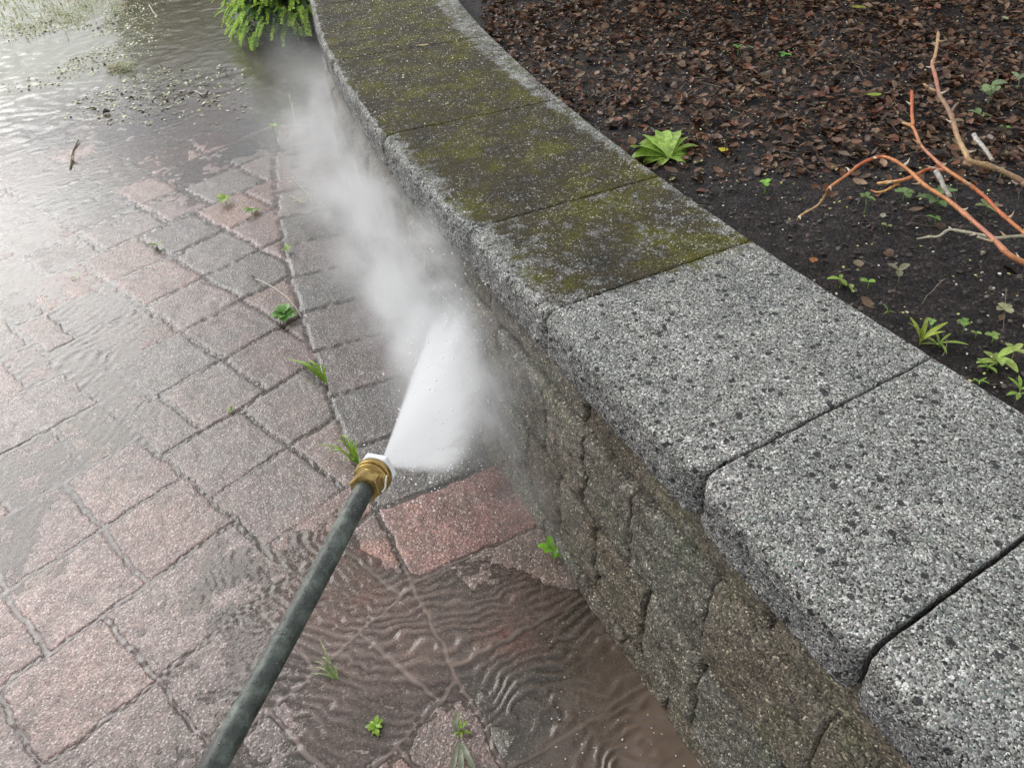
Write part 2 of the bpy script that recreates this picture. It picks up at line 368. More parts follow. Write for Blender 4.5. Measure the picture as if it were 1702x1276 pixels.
# ------------------------------------------------------------------ paving: heights, joints, colours
S2 = math.sqrt(.5)
PAL = [(1.10 * a, .92 * b, .86 * c) for a, b, c in [(.150, .112, .104), (.128, .112, .104), (.175, .118, .098), (.105, .100, .092), (.165, .135, .120), (.145, .098, .086), (.120, .108, .10)]]
JROW_L = {0: [-.385, -.145, .095, .45], -1: [-.385, -.145, .095, .335, .57], 1: [-.27, -.03, .21, .45], 2: [-.26, -.02, .22, .45], 3: [-.39, -.15, .09, .30, .45], -2: [-.27, -.03, .21, .45, .69], -3: [-.15, .09, .33, .57]}
def paving(x, y):
    """signed distance to the nearest joint, paver id, tint"""
    wx = x + .006 * vn(x * 22, y * 22, 3) + .003 * vn(x * 60, y * 60, 5); wy = y + .006 * vn(x * 22, y * 22, 4) + .003 * vn(x * 60, y * 60, 6)
    rho = np.hypot(wx - CX, wy - CY); ang = np.degrees(np.arctan2(wy - CY, wx - CX)) % 360
    u = (-wx + wy) * S2; v = (wx + wy) * S2
    d = np.full(x.shape, 9.0); pid = np.zeros(x.shape, int)
    # field below v = .45
    left = v < .45
    kL = np.floor((u - 1.222) / .2475).astype(int); uL = (u - 1.222) - kL * .2475
    kR = np.floor((u - 1.59) / .2515).astype(int); uR = (u - 1.59) - kR * .2515
    useR = (~left) & (u > 1.34)
    k = np.where(useR, kR, kL); uu = np.where(useR, uR, uL); wdt = np.where(useR, .2515, .2475)
    d = np.minimum(uu, wdt - uu)
    jd = np.full(x.shape, 9.0); jid = np.zeros(x.shape, int)
    for kk in np.unique(k):
        for rr in (False, True):
            m = (k == kk) & (useR == rr)
            if not m.any(): continue
            if rr:
                if kk <= 0: js = [.45, .70, .94]
                elif kk <= 1: js = [.45, .58, .80, 1.03]
                elif kk <= 5: js = [.45, .56, .80, 1.04, 1.29]
                else: js = [.45, .66, .90, 1.18, 1.38, 1.66, 1.88]
                js = js + [js[-1] + .24 * q for q in range(1, 30)]; 
            else:
                js = JROW_L.get(int(kk), [(-.02, -.14, .1)[int(kk) % 3] + q * .24 for q in range(0, 2)] + [.45])
                if kk < 0: js = js + [js[-1] + .24 * q for q in range(1, 12)]
                js = [js[0] - .24 * q for q in range(28, 0, -1)] + js
            js = np.array(js); vv = v[m]
            i = np.searchsorted(js, vv); lo = js[np.clip(i - 1, 0, len(js) - 1)]; hi = js[np.clip(i, 0, len(js) - 1)]
            jd[m] = np.minimum(np.abs(vv - lo), np.abs(hi - vv)); jid[m] = i
    d = np.minimum(d, jd)
    pid = (k + 100) * 200 + jid + np.where(useR, 50000, 0)
    # border course along the wall
    rb = 10.640 + .011 * np.clip((ang - 203) / 3, 0, 1.5)
    bd = rho < rb
    ka = np.floor((ang - 204.05) / 1.325).astype(int); aa = (ang - 204.05) - ka * 1.325
    db = np.minimum(np.minimum(aa, 1.325 - aa) * 10.45 * math.pi / 180, np.minimum(rb - rho, 9))
    d = np.where(bd, db, np.minimum(d, rho - rb)); pid = np.where(bd, 90000 + ka, pid)
    return d, pid, bd, ka, rho, ang, u, v

# water level over the paver tops (metres) at places in the yard
_wl = [(1115, 1250, 34), (1030, 1150, 11), (1000, 1080, 8), (980, 1230, 9), (930, 1010, 3.4), (870, 1010, 3.4), (780, 1010, 3.0), (620, 1080, 3.6), (500, 1050, 3.0), (450, 1140, 1.6), (700, 1080, 3.4), (580, 1000, 2.6), (420, 960, .8), (680, 1000, 2.6), (550, 1180, 2.4), (430, 1230, -.4), (350, 1150, -.7), (100, 1200, -1.8), (200, 1050, -.6), (100, 950, -.5), (300, 900, -.8), (50, 780, .0), (200, 700, .2), (100, 600, .5), (60, 500, .7), (60, 350, .9), (150, 250, 1.3), (100, 100, 12), (300, 100, 14), (430, 130, 5), (400, 200, 1.8), (330, 260, .2), (300, 330, .2), (400, 400, -4), (480, 450, -6), (350, 520, -3.5), (240, 430, -.3), (420, 620, -5), (400, 720, -3.5), (460, 850, -2.0), (520, 930, 1.6), (700, 900, -5), (800, 850, -8), (600, 700, -6), (560, 500, -6), (500, 300, -3), (500, 220, .4), (900, 900, -7), (940, 955, -2), (640, 1200, 1.2), (760, 1250, -4), (850, 1200, 1.6), (880, 1120, 3.4), (180, 560, .3), (280, 640, .3), (800, 960, .6)]
_wp = np.array([gp(a, b)[:2] for a, b, _ in _wl]); _wv = np.array([c for _, _, c in _wl]) * .001
def raw_level(x, y):
    num = np.zeros(x.shape); den = np.zeros(x.shape)
    R = np.hypot(x, y) + .3
    for (a, b), v in zip(_wp, _wv):
        q = ((x - a) ** 2 + (y - b) ** 2) / R ** 2 + 2e-4
        ww = q ** -1.6; num += ww * v; den += ww
    return num / den + .0006 * fbm(x * 3, y * 3, 77, 3)
LV = .0036
def water_level(x, y):
    r = raw_level(x, y); return np.where(r > LV, LV + (r - LV) * .04, r)
_mud = [(1100, 1250, (.135, .098, .074)), (950, 1100, (.14, .105, .08)), (700, 1050, (.35, .265, .22)), (560, 1120, (.36, .275, .24)), (400, 1150, (.30, .245, .225)), (150, 1050, (.32, .27, .255)), (100, 800, (.30, .28, .27)), (430, 800, (.14, .12, .09)), (520, 900, (.20, .165, .12)), (350, 550, (.12, .11, .095)), (100, 500, (.27, .265, .26)), (150, 250, (.25, .22, .17)), (350, 100, (.165, .150, .115)), (60, 100, (.20, .195, .125)), (600, 800, (.2, .19, .17))]  # pale near-centre entries paint sky reflections on the ripples into the mud
_mp = np.array([gp(a, b)[:2] for a, b, _ in _mud]); _mv = np.array([c for _, _, c in _mud])
def mud_col(x, y):
    num = np.zeros((len(x), 3)); den = np.zeros(len(x)); R = np.hypot(x, y) + .3
    for (a, b), v in zip(_mp, _mv):
        ww = (((x - a) ** 2 + (y - b) ** 2) / R ** 2 + 2e-3) ** -1.3; num += ww[:, None] * v; den += ww
    return num / den[:, None]

_mk = [(1115, 1250, 230), (980, 1230, 90), (1000, 1080, 90), (940, 1000, 100), (850, 1080, 80), (700, 1050, 85), (550, 1100, 90), (450, 950, 110), (800, 980, 100), (350, 1150, 160), (100, 1000, 230), (400, 600, 45), (100, 500, 38), (150, 250, 40), (300, 80, 150), (60, 80, 240), (200, 750, 60), (880, 1200, 110)]
_kp = np.array([gp(a, b)[:2] for a, b, _ in _mk]); _kv = np.array([float(c) for _, _, c in _mk])
def murk(x, y):
    num = np.zeros(len(x)); den = np.zeros(len(x)); R = np.hypot(x, y) + .3
    for (a, b), v in zip(_kp, _kv):
        ww = (((x - a) ** 2 + (y - b) ** 2) / R ** 2 + 2e-3) ** -1.5; num += ww * v; den += ww
    return num / den
th_f = np.arange(R_(-70), R_(38), .0036)
th_a = np.linspace(R_(38), R_(290), 46)[:-1]
TH = np.concatenate([th_f, th_a])
r_n = .40 * np.exp(np.arange(0, math.log(9.5 / .40), .0038))
r_f = r_n[-1] * np.exp(np.linspace(0, math.log(90 / 9.5), 26)[1:])
RR = np.concatenate([[.02, .2, .32], r_n, r_f])
gx = (RR[:, None] * np.sin(TH)[None, :]).ravel(); gy = (RR[:, None] * np.cos(TH)[None, :]).ravel()
GF = grid_faces(len(RR), len(TH), True)
dj, pid, bd, ka, rho, ang, uu, vv = paving(gx, gy)
gdist = np.hypot(gx, gy)
jw = .0019 + .0015 * vn(gx * 9, gy * 9, 40)
t = np.clip((dj - jw) / .0052, 0, 1); prof = 1 - (1 - t) ** 2
jdep = .0085
pz = (_h(pid, pid * 0 + 3, pid * 0, 9) - .5) * .0013
tilt = (_h(pid, pid * 0 + 5, pid * 0, 9) - .5) * .003 * vn(gx * 2.1, gy * 2.1, 12)
surf = .0016 * fbm(gx * 16, gy * 16, 21, 3) + .0009 * fbm(gx * 70, gy * 70, 22, 3)
gz = pz + tilt + surf - jdep * (1 - prof) + .0012 * vn(gx * 120, gy * 120, 8) * (1 - prof)
jmask = 1 - np.clip((dj - jw * .6) / .0040, 0, 1)
# colours per paver
pal = np.array(PAL); ci = (_h(pid, pid * 0 + 1, pid * 0, 31) * len(PAL)).astype(int) % len(PAL)
tint = pal[ci] * (.8 + .45 * _h(pid, pid * 0 + 2, pid * 0, 31))[:, None]
bt = {0: (.150, .100, .080), -1: (.205, .100, .080), 1: (.125, .110, .090), 2: (.15, .12, .1), -2: (.098, .094, .084), -3: (.10, .088, .080), -4: (.135, .10, .09), -5: (.13, .098, .088), -6: (.11, .095, .085), -7: (.13, .1, .09)}
for kk, c in bt.items():
    tint[bd & (ka == kk)] = c
# reddish patches that belong to single pavers
def patch(px, py, rad, col, amt):
    q = gp(px, py); w_ = np.clip(1.2 - np.hypot(gx - q[0], gy - q[1]) / rad, 0, 1) * np.clip(.75 + fbm(gx * 14, gy * 14, int(px), 4) * 1.6, 0, 1) * amt
    tint[:] = tint * (1 - w_[:, None]) + np.array(col) * w_[:, None]
patch(850, 1040, .10, (.34, .12, .075), .85); patch(600, 930, .19, (.32, .125, .075), .85); patch(640, 1060, .16, (.26, .12, .08), .6); patch(800, 1080, .05, (.27, .11, .08), .6)
patch(190, 810, .13, (.30, .19, .15), .7); patch(140, 495, .22, (.27, .17, .15), .7); patch(230, 450, .2, (.22, .15, .12), .5)
patch(470, 700, .12, (.17, .10, .075), .5); patch(560, 870, .12, (.22, .115, .08), .6); patch(60, 1000, .14, (.25, .17, .15), .5)
patch(420, 560, .2, (.085, .085, .08), .5); patch(380, 640, .12, (.07, .075, .07), .5)
# wet, darker middle where the jet has just passed; sky haze painted as a paler tint lower left (both stay put with the ground)
q0 = gp(430, 640); dark = np.exp(-((gx - q0[0]) ** 2 / .55 ** 2 + (gy - q0[1]) ** 2 / .75 ** 2))
q1 = gp(120, 1050); pale = np.exp(-((gx - q1[0]) ** 2 / .62 ** 2 + (gy - q1[1]) ** 2 / .50 ** 2))
tint *= (1 - .28 * dark)[:, None]
tint = tint * (1 - .62 * pale[:, None]) + np.array((.33, .225, .20)) * .62 * pale[:, None] * (tint.mean(1)[:, None] / .12) ** .35
# lawn corner, far
gl = np.clip((gy - (5.45 + .62 * (-gx - 3.0) + .25 * fbm(gx * 2, gy * 2, 5, 3))) * 3 + .0, 0, 1) * (gx < -2.4) * 1.0
gl = np.clip((-gx - 2.45 - .10 * (7.6 - gy)) * 2.5 + .4 * fbm(gx * 3, gy * 3, 55, 3), 0, 1) * np.clip((gy - 5.9) * 2, 0, 1)
tint = tint * (1 - gl[:, None]) + np.array((.10, .11, .035)) * gl[:, None]
gz = gz * (1 - gl) + gl * (.004 + .008 * fbm(gx * 8, gy * 8, 56, 3)); jmask = jmask * (1 - gl)
raw_ = raw_level(gx, gy); gz = gz - np.maximum(raw_ - LV, 0) * .96
paving_o = mesh_obj('paving', np.c_[gx, gy, gz], GF, M_paver, attrs={'tint': tint, 'joint': jmask})
paving_o['kind'] = 'structure'

# water sheet ----------------------------------------------------------
wl = water_level(gx, gy)
imp = gp(720, 740)
dxr, dyr = gx - imp[0], gy - imp[1]; rad = np.hypot(dxr, dyr)
warp = .050 * fbm(gx * 6, gy * 6, 90, 3) + .020 * fbm(gx * 22, gy * 22, 91, 2)
lam = .022 + .007 * np.clip(rad - .2, 0, 3)
kk_ = np.log(np.maximum(lam, 1e-4)) / .007
phase = np.where(rad > .2, (kk_ - math.log(.022) / .007), (rad - .2) / .022)
ph = 2 * math.pi * (phase + warp / lam)
rp = np.sin(ph); rp = np.where(rp > 0, rp ** 1.5 if False else np.abs(rp) ** 1.4, -np.abs(rp) ** .8 * .7)
brk = np.clip(.95 + 1.4 * fbm(gx * 9, gy * 9, 95, 3), 0, 1)
amp = .0026 * np.clip(rad / .25, 0, 1) * (lam / .022) ** .6
calm = np.ones_like(gx)
qp = gp(1165, 1270); calm *= 1 - .93 * np.exp(-((gx - qp[0]) ** 2 + (gy - qp[1]) ** 2) / .12 ** 2)
qp = gp(80, 900); calm *= 1 - .8 * np.exp(-((gx - qp[0]) ** 2 + (gy - qp[1]) ** 2) / .40 ** 2)
qp = gp(350, 90); calm *= 1 - .7 * np.exp(-((gx - qp[0]) ** 2 + (gy - qp[1]) ** 2) / 1.1 ** 2)
wav = amp * rp * brk * calm + .0005 * fbm(gx * 40, gy * 40, 97, 2) * calm
wav = wav * np.clip((wl - gz + .0002) / (1.35 * amp + 1e-5), 0, 1); wz = wl + wav
dep = wz - gz
m = ((dep[GF] > -.0007).any(1)) & (gdist[GF].max(1) < 40)
# outside the wall only, off the lawn
m &= (rho[GF].min(1) > 10.30) & (gl[GF].max(1) < .7)
wf = GF[m]; used = np.unique(wf); remap = -np.ones(len(gx), int); remap[used] = np.arange(len(used))
wv = np.c_[gx, gy, wz][used]
water = mesh_obj('water', wv, remap[wf], M_water, attrs={'depth': dep[used], 'mud': mud_col(gx[used], gy[used]), 'murk': murk(gx[used], gy[used])})
water['kind'] = 'structure'

# ------------------------------------------------------------------ soil bed inside the wall
SOILZ = .570
def soil_z(x, y):
    rr = np.hypot(x - CX, y - CY); inn = np.clip(9.78 - rr, 0, 5)
    return SOILZ - .012 + .018 * np.minimum(inn * 2, 1) + .03 * inn + .014 * fbm(x * 3, y * 3, 61, 3) + .006 * fbm(x * 18, y * 18, 62, 4) + .003 * vn(x * 90, y * 90, 66)
TH2 = np.concatenate([np.arange(R_(-16), R_(62), .005), np.linspace(R_(62), R_(160), 20)])
R2 = np.concatenate([.75 * np.exp(np.arange(0, math.log(6.5 / .75), .005)), [7, 8, 10, 13]])
sx = (R2[:, None] * np.sin(TH2)[None, :]).ravel(); sy = (R2[:, None] * np.cos(TH2)[None, :]).ravel()
SF = grid_faces(len(R2), len(TH2)); srho = np.hypot(sx - CX, sy - CY); sang = np.degrees(np.arctan2(sy - CY, sx - CX)) % 360
ok = srho < RB(sang) + .05
mf = ok[SF].all(1); SF = SF[mf]; used = np.unique(SF); remap = -np.ones(len(sx), int); remap[used] = np.arange(len(used))
def mat_soil():
    d = Nd('wet_soil'); p = d.pos()
    c = d.ramp(d.noise(p, 24, 6, .7), [(.3, (.010, .008, .008)), (.5, (.022, .017, .016)), (.66, (.040, .030, .026)), (.8, (.062, .05, .045))])
    v = d.voro(p, 190); sp = d.n('SeparateColor'); d.set(sp.inputs[0], v.outputs['Color'])
    c = d.mix(1.0, c, d.ramp(sp.outputs[0], [(0, .5), (.4, 1.0), (.8, 1.7), (.96, 3.2)], 'CONSTANT'), 'MULTIPLY')
    n = d.bump(d.math('ADD', d.noise(p, 110, 6, .75), d.math('MULTIPLY', v.outputs['Distance'], -.6)), .9, .006)
    d.bsdf(Base_Color=c, Roughness=.6, Normal=n, Specular_IOR_Level=.22)
    return d.m
soil = mesh_obj('soil', np.c_[sx, sy, soil_z(sx, sy)][used], remap[SF], mat_soil()); soil['kind'] = 'structure'

# ------------------------------------------------------------------ retaining wall
wall = thing('retaining_wall', 'curved low concrete block wall with mossy and cleaned cap stones beside the wet paving', 'wall', pol(10.2, 204, 0))
CAPT, CAPB = .642, .548
J = [157.5, 161.5, 165.5, 169.5, 173.5, 177.6, 181.8, 186.0, 190.35, 194.66, 198.75, 202.2, 204.28, 206.98, 208.77, 211.5, 213.6, 216.0]
def cap_stone(a0, a1, gap, moss0, step):
    L = (a1 - a0) * math.pi / 180 * 10.05
    nj = max(8, int(L / step)); J_ = np.linspace(0, 1, nj + 1)
    # concentrate rows near the ends
    J_ = np.unique(np.concatenate([J_, np.array([.004, .01, .02, .035, .05, .07]) * .3 / L, 1 - np.array([.004, .01, .02, .035, .05, .07]) * .3 / L]))
    am = a0 + (a1 - a0) * J_
    dl = np.minimum(J_, 1 - J_) * L                                    # distance to the nearer end
    rc = .017; H = CAPT - CAPB
    # section: front bottom -> up the front -> round -> top -> round -> back bottom
    nf = max(5, int(.075 / step)); ntp = max(10, int(.48 / step)); na = 7
    sec = []                                                            # (kind offset rho from front, z, wf) wf = 1 at front, 0 at back
    for k in range(3): sec.append((1, -.10 + .10 * k / 3, 0.0, 0.4))
    for k in range(nf + 1): sec.append((1, 0.0, (H - rc) * k / nf, 1.0))
    for k in range(1, na): a = k / na * math.pi / 2; sec.append((1, -rc + rc * math.cos(a), H - rc + rc * math.sin(a), .8))
    for k in range(ntp + 1): sec.append((2, k / ntp, H, 0.0))
    rb = .008
    for k in range(1, 5): a = k / 5 * math.pi / 2; sec.append((0, rb - rb * math.sin(a), H - rb + rb * math.cos(a), .3))
    for k in range(4): sec.append((0, 0.0, (H - rb) * (1 - k / 3), .3))
    sec = np.array(sec, float); ns = len(sec); n = len(am)
    F_ = RF(am)[:, None]; B_ = RB(am)[:, None]
    # plan corner rounding at the front
    rcn = .030
    pull = np.where(dl < rcn, rcn - np.sqrt(np.maximum(rcn ** 2 - (rcn - dl) ** 2, 0)), 0)[:, None]
    endz = np.where(dl < .007, .007 - np.sqrt(np.maximum(.007 ** 2 - (.007 - dl) ** 2, 0)), 0)[:, None]
    k0 = sec[:, 0][None, :]; o = sec[:, 1][None, :]; z = sec[:, 2][None, :]
    Fp = F_ - pull
    rho_ = np.where(k0 == 1, Fp + o, np.where(k0 == 2, (Fp - rc) * (1 - o) + (B_ + rb) * o, B_ + o))
    zz = CAPB + z - endz * (z / H)
    ag = (am[:, None] + np.zeros((1, ns)))
    # gap
    ag = np.clip(ag, a0 + math.degrees(gap / 2 / 10.1), a1 - math.degrees(gap / 2 / 10.1))
    x = CX + rho_ * np.cos(np.radians(ag)); y = CY + rho_ * np.sin(np.radians(ag))
    fr = np.clip(1 - (Fp - rho_) / .045, 0, 1)                          # nearness to the front
    rough = .0065 * fbm(x * 26, y * 26, 71, 4, zz * 26) + .0028 * fbm(x * 110, y * 110, 74, 3, zz * 110)
    rho2 = rho_ + 1.35 * rough * np.where(k0 == 1, 1.0, fr) * np.where(z < .001, .4, 1)
    ero = np.clip(fbm(ag * 9, rho_ * 0, 75, 3) * 1.2, 0, 1) * .006 * fr
    z2 = zz + (.0011 * fbm(x * 22, y * 22, 72, 3) + .0007 * fbm(x * 150, y * 150, 73, 2)) * (z > H * .6) - ero * (z > H * .5)
    # ragged ends
    eg = (.0022 * fbm(x * 40, y * 40, 79, 3, zz * 30))
    ang2 = ag + np.degrees(eg / 10) * (dl[:, None] < .02)
    x = CX + rho2 * np.cos(np.radians(ang2)); y = CY + rho2 * np.sin(np.radians(ang2))
    V = np.stack([x, y, z2], -1).reshape(-1, 3)
    F = [tuple(f) for f in grid_faces(n, ns)[:, ::-1]]
    F.append(tuple(range(ns))); F.append(tuple((n - 1) * ns + k for k in range(ns - 1, -1, -1)))
    # moss amount
    tt = np.clip((Fp - rho_) / .5, 0, 1)
    m_ = moss0 * np.clip(tt * 5 + (.62 if a1 < 199 else .28) + .35 * fbm(ag * 4, rho_ * 14, 83, 3), 0, 1) * np.clip((1 - tt) * 9 + .45, 0, 1)
    m_ = m_ * np.where(k0 == 1, .45, 1.0) + 0 * ag
    if moss0 < .3:
        m_ = np.clip(m_ + .35 * np.exp(-(ag - a0) * 3.0) * (a0 > 204 and a0 < 205) * (tt > .25), 0, 1)
    face = np.clip(1.15 - (z / (H - .004)) ** 3, 0, 1) * np.where(k0 == 1, 1, 0) + 0 * ag  # mask for the painted front shade
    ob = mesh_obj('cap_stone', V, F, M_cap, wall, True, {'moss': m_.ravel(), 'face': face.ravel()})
    return ob
for i in range(len(J) - 1):
    a0, a1 = J[i], J[i + 1]
    near = a1 > 198; step = .0035 if a1 > 202 and a0 < 212 else (.006 if a1 > 190 and a0 < 212 else .02)
    moss0 = 0.02 if a0 >= 204.2 else (.60 if a0 >= 202 else (.74 if a0 >= 198 else .80))
    o = cap_stone(a0, a1, .0075 if a0 >= 206 else (.004 if a0 >= 204 else .0012), moss0, step)
    o['label'] = 'scrubbed pale grey cap stone' if a0 >= 204.2 else 'mossy dark cap stone'

def wall_block(a0, a1, z0, z1, off, step, sd, tintc):
    L = (a1 - a0) * math.pi / 180 * 10.3; nj = max(4, int(L / step)); nz = max(4, int((z1 - z0) / step))
    am = np.linspace(a0, a1, nj + 1); zs = np.linspace(z0, z1, nz + 1)
    A, Z = np.meshgrid(am, zs, indexing='ij'); dE = np.minimum(np.minimum(A - a0, a1 - A) * math.pi / 180 * 10.3, np.minimum(Z - z0, z1 - Z))
    g = .0008; dA = np.minimum(A - a0, a1 - A) * math.pi / 180 * 10.3; dZ = np.minimum(Z - z0, z1 - Z); bev = np.clip(dZ / .008, 0, 1); bevA = np.clip(dA / .005, 0, 1)
    A = np.clip(A, a0 + math.degrees(g * .3 / 10.3), a1 - math.degrees(g * .3 / 10.3)); Z = np.clip(Z, z0 + .001, z1 - .001)
    s = A * math.pi / 180 * 10.3
    rel = .006 * fbm(s * 5, Z * 10, sd, 3) + .0055 * fbm(s * 35, Z * 45, sd + 5, 4) + .0022 * fbm(s * 140, Z * 140, sd + 9, 2)
    # split-face terraces that run along the block
    rel += .0095 * fbm(s * 2.0, Z * 30, 35, 3) + .004 * fbm(s * 12, Z * 75, 36, 3)
    rho_ = RF(A) + off + rel * (.55 + .45 * bev) * (.7 + .3 * np.clip(dZ / .02, 0, 1)) - .013 * (1 - bev) ** 2 - .006 * (1 - bevA) ** 2
    # chipped corners
    cz = np.minimum(A - a0, a1 - A) * math.pi / 180 * 10.3
    chip = np.clip(1 - cz / .016, 0, 1) * np.clip(fbm(Z * 18, s * 0, sd + 20, 2) * 1.9 - .30, 0, 1)
    rho_ -= .030 * chip
    Z = Z + .003 * vn(s * 14, Z * 0, 2) * (1 - bev)
    n, m_ = A.shape
    ringr = [rho_]
    X = CX + rho_ * np.cos(np.radians(A)); Y = CY + rho_ * np.sin(np.radians(A))
    V = list(np.stack([X, Y, Z], -1).reshape(-1, 3)); F = [tuple(f) for f in grid_faces(n, m_)]
    # returns into the wall
    loop = [i * m_ for i in range(n)] + [(n - 1) * m_ + j for j in range(1, m_)] + [i * m_ + m_ - 1 for i in range(n - 2, -1, -1)] + [j for j in range(m_ - 2, 0, -1)]
    base = len(V)
    for q in loop:
        v = V[q]; r = math.hypot(v[0] - CX, v[1] - CY); f = (10.16) / r
        V.append(np.array([CX + (v[0] - CX) * f, CY + (v[1] - CY) * f, v[2]]))
    k = len(loop)
    for q in range(k): F.append((loop[q], loop[(q + 1) % k], base + (q + 1) % k, base + q))
    V = np.array(V)
    return mesh_obj('wall_block', V, F, M_wall, wall, True, {'tint': np.tile(np.array(tintc), (len(V), 1))})
courses = [(.452, .5475, -.020, [190.3, 193.0, 195.5, 198.2, 200.4, 202.5, 205.0, 207.9, 210.6, 213]),
           (.250, .4515, -.002, [190.3, 191.6, 192.9, 194.2, 195.5, 196.8, 198.1, 199.3, 200.5, 201.7, 202.9, 204.2, 205.15, 206.08, 207.31, 208.69, 210.0, 211.3, 212.6]),
           (.048, .2495, .010, [190.3, 192.2, 193.5, 194.8, 196.1, 197.4, 198.7, 200.0, 201.3, 202.6, 203.7, 204.6, 205.49, 206.45, 207.41, 208.5, 209.7, 211.0, 212.6]),
           (-.12, .0475, .022, [190.3, 193.0, 195.6, 198.2, 200.6, 202.2, 203.2, 204.2, 205.2, 206.2, 207.0, 208.1, 209.2, 210.6, 212.6])]
sdn = 100
for z0, z1, off, js in courses:
    for a0, a1 in zip(js[:-1], js[1:]):
        sdn += 31; random.seed(sdn); b = random.uniform(.82, 1.2); wr = random.uniform(-.06, .06)
        step = .0045 if a0 > 203.5 else (.007 if a0 > 200 else .014)
        wall_block(a0, a1, z0, z1, off, step, sdn, (b * (1 + wr), b, b * (1 - wr)))
# solid core behind the faces
am = np.linspace(150, 218, 120); core = []
for a in am:
    for rr_, zz_ in ((10.27 - .0, -.15), (10.27, CAPB - .004), (9.84, CAPB - .004), (9.84, -.15)):
        core.append(pol(RF(a) - .055 if rr_ > 10 else rr_, a, zz_))
cf = [tuple(f) for f in grid_faces(len(am), 4, True)] + [(0, 1, 2, 3), tuple(len(core) - 4 + k for k in (3, 2, 1, 0))]
mesh_obj('wall_core', np.array(core), cf, mat_simple('dark_core', (.03, .027, .022), .8, .3, 30), wall, False)

# ------------------------------------------------------------------ leaf litter, twigs and pale specks on the soil
def scatter_mesh(name, P, az, tip, size, cols, templ, m, tiltn):
    """many small flat pieces merged into one mesh; templ: (verts, faces) of one piece"""
    tv, tf = templ; n = len(P); k = len(tv)
    ca, sa = np.cos(az), np.sin(az); ct, st_ = np.cos(tip), np.sin(tip); cr, sr = np.cos(tiltn), np.sin(tiltn)
    x = tv[None, :, 0] * size[:, None]; y = tv[None, :, 1] * size[:, None]; z = tv[None, :, 2] * size[:, None]
    y, z = y * ct[:, None] - z * st_[:, None], y * st_[:, None] + z * ct[:, None]
    x, z = x * cr[:, None] + z * sr[:, None], -x * sr[:, None] + z * cr[:, None]
    X = x * ca[:, None] - y * sa[:, None] + P[:, None, 0]; Y = x * sa[:, None] + y * ca[:, None] + P[:, None, 1]; Z = z + P[:, None, 2]
    V = np.stack([X, Y, Z], -1).reshape(-1, 3)
    F = (tf[None] + (np.arange(n) * k)[:, None, None]).reshape(-1, tf.shape[1])
    return mesh_obj(name, V, F, m, None, True, {'tint': np.repeat(cols, k, 0)})
def leaf_t(curl=.25, fold=.2, asp=.5):
    V = []; N = 5
    for i in range(N + 1):
        t = i / N; wv = asp * .5 * math.sin(math.pi * min(1, t * .94 + .03)) ** .7; z = curl * (t - .5) ** 2
        V += [(-wv, t - .5, z + fold * wv), (0, t - .5, z), (wv, t - .5, z + fold * wv)]
    F = []
    for i in range(N): a = 3 * i; F += [(a, a + 1, a + 4, a + 3), (a + 1, a + 2, a + 5, a + 4)]
    return np.array(V), np.array(F)
# positions on the bed, denser to the back
N = 90000
px_ = rng.uniform(.0, 3.6, N); py_ = rng.uniform(.6, 4.6, N)
rr_ = np.hypot(px_ - CX, py_ - CY); aa_ = np.degrees(np.arctan2(py_ - CY, px_ - CX)) % 360
inside = rr_ < RB(aa_) - .01
# litter limit runs across the bed (dense behind, bare soil in front)
lim0 = gp(1130, 285, .57)[:2]; lim1 = gp(1700, 350, .57)[:2]; dl_ = (lim1 - lim0) / np.linalg.norm(lim1 - lim0); nn_ = np.array([-dl_[1], dl_[0]])
sd_ = (px_ - lim0[0]) * nn_[0] + (py_ - lim0[1]) * nn_[1] + .10 * fbm(px_ * 3, py_ * 3, 44, 3)
pr = np.where(sd_ > 0, np.clip(.55 + sd_ * 3.0, 0, 1), np.clip(.10 + sd_ * .40, .012, 1)) * np.clip(.8 + .8 * fbm(px_ * 5, py_ * 5, 47, 3), .3, 1)
keep = inside & (rng.random(N) < pr)
px_, py_, sd_ = px_[keep], py_[keep], sd_[keep]; n = len(px_)
pal_l = np.array([(.095, .036, .020), (.12, .054, .030), (.055, .024, .016), (.16, .085, .048), (.040, .019, .015), (.11, .034, .018), (.20, .125, .078), (.065, .034, .024)])
colr = pal_l[rng.integers(0, 8, n)] * rng.uniform(.5, 1.75, n)[:, None]
hz = soil_z(px_, py_) + rng.uniform(.001, .016, n) * np.clip(sd_ * 3 + .3, .2, 1)
for q, tm in enumerate([leaf_t(.5, .35, .55), leaf_t(-.4, .25, .72), leaf_t(.2, .6, .42)]):
    s_ = slice(q, n, 3); k_ = len(px_[s_])
    o = scatter_mesh('leaf_litter' if q == 0 else 'leaf_litter', np.c_[px_[s_], py_[s_], hz[s_]], rng.uniform(0, 6.283, k_), rng.normal(0, .32, k_), (.006 + .032 * rng.random(k_) ** 1.9), colr[s_], tm, M_litter, rng.normal(0, .38, k_))
    tag(o, ['thick wet brown dead leaves carpeting the bed behind the wall', 'broader wet brown dead leaves mixed through the bed litter', 'narrow folded brown dead leaves mixed through the bed litter'][q], 'leaf litter', kind='stuff')
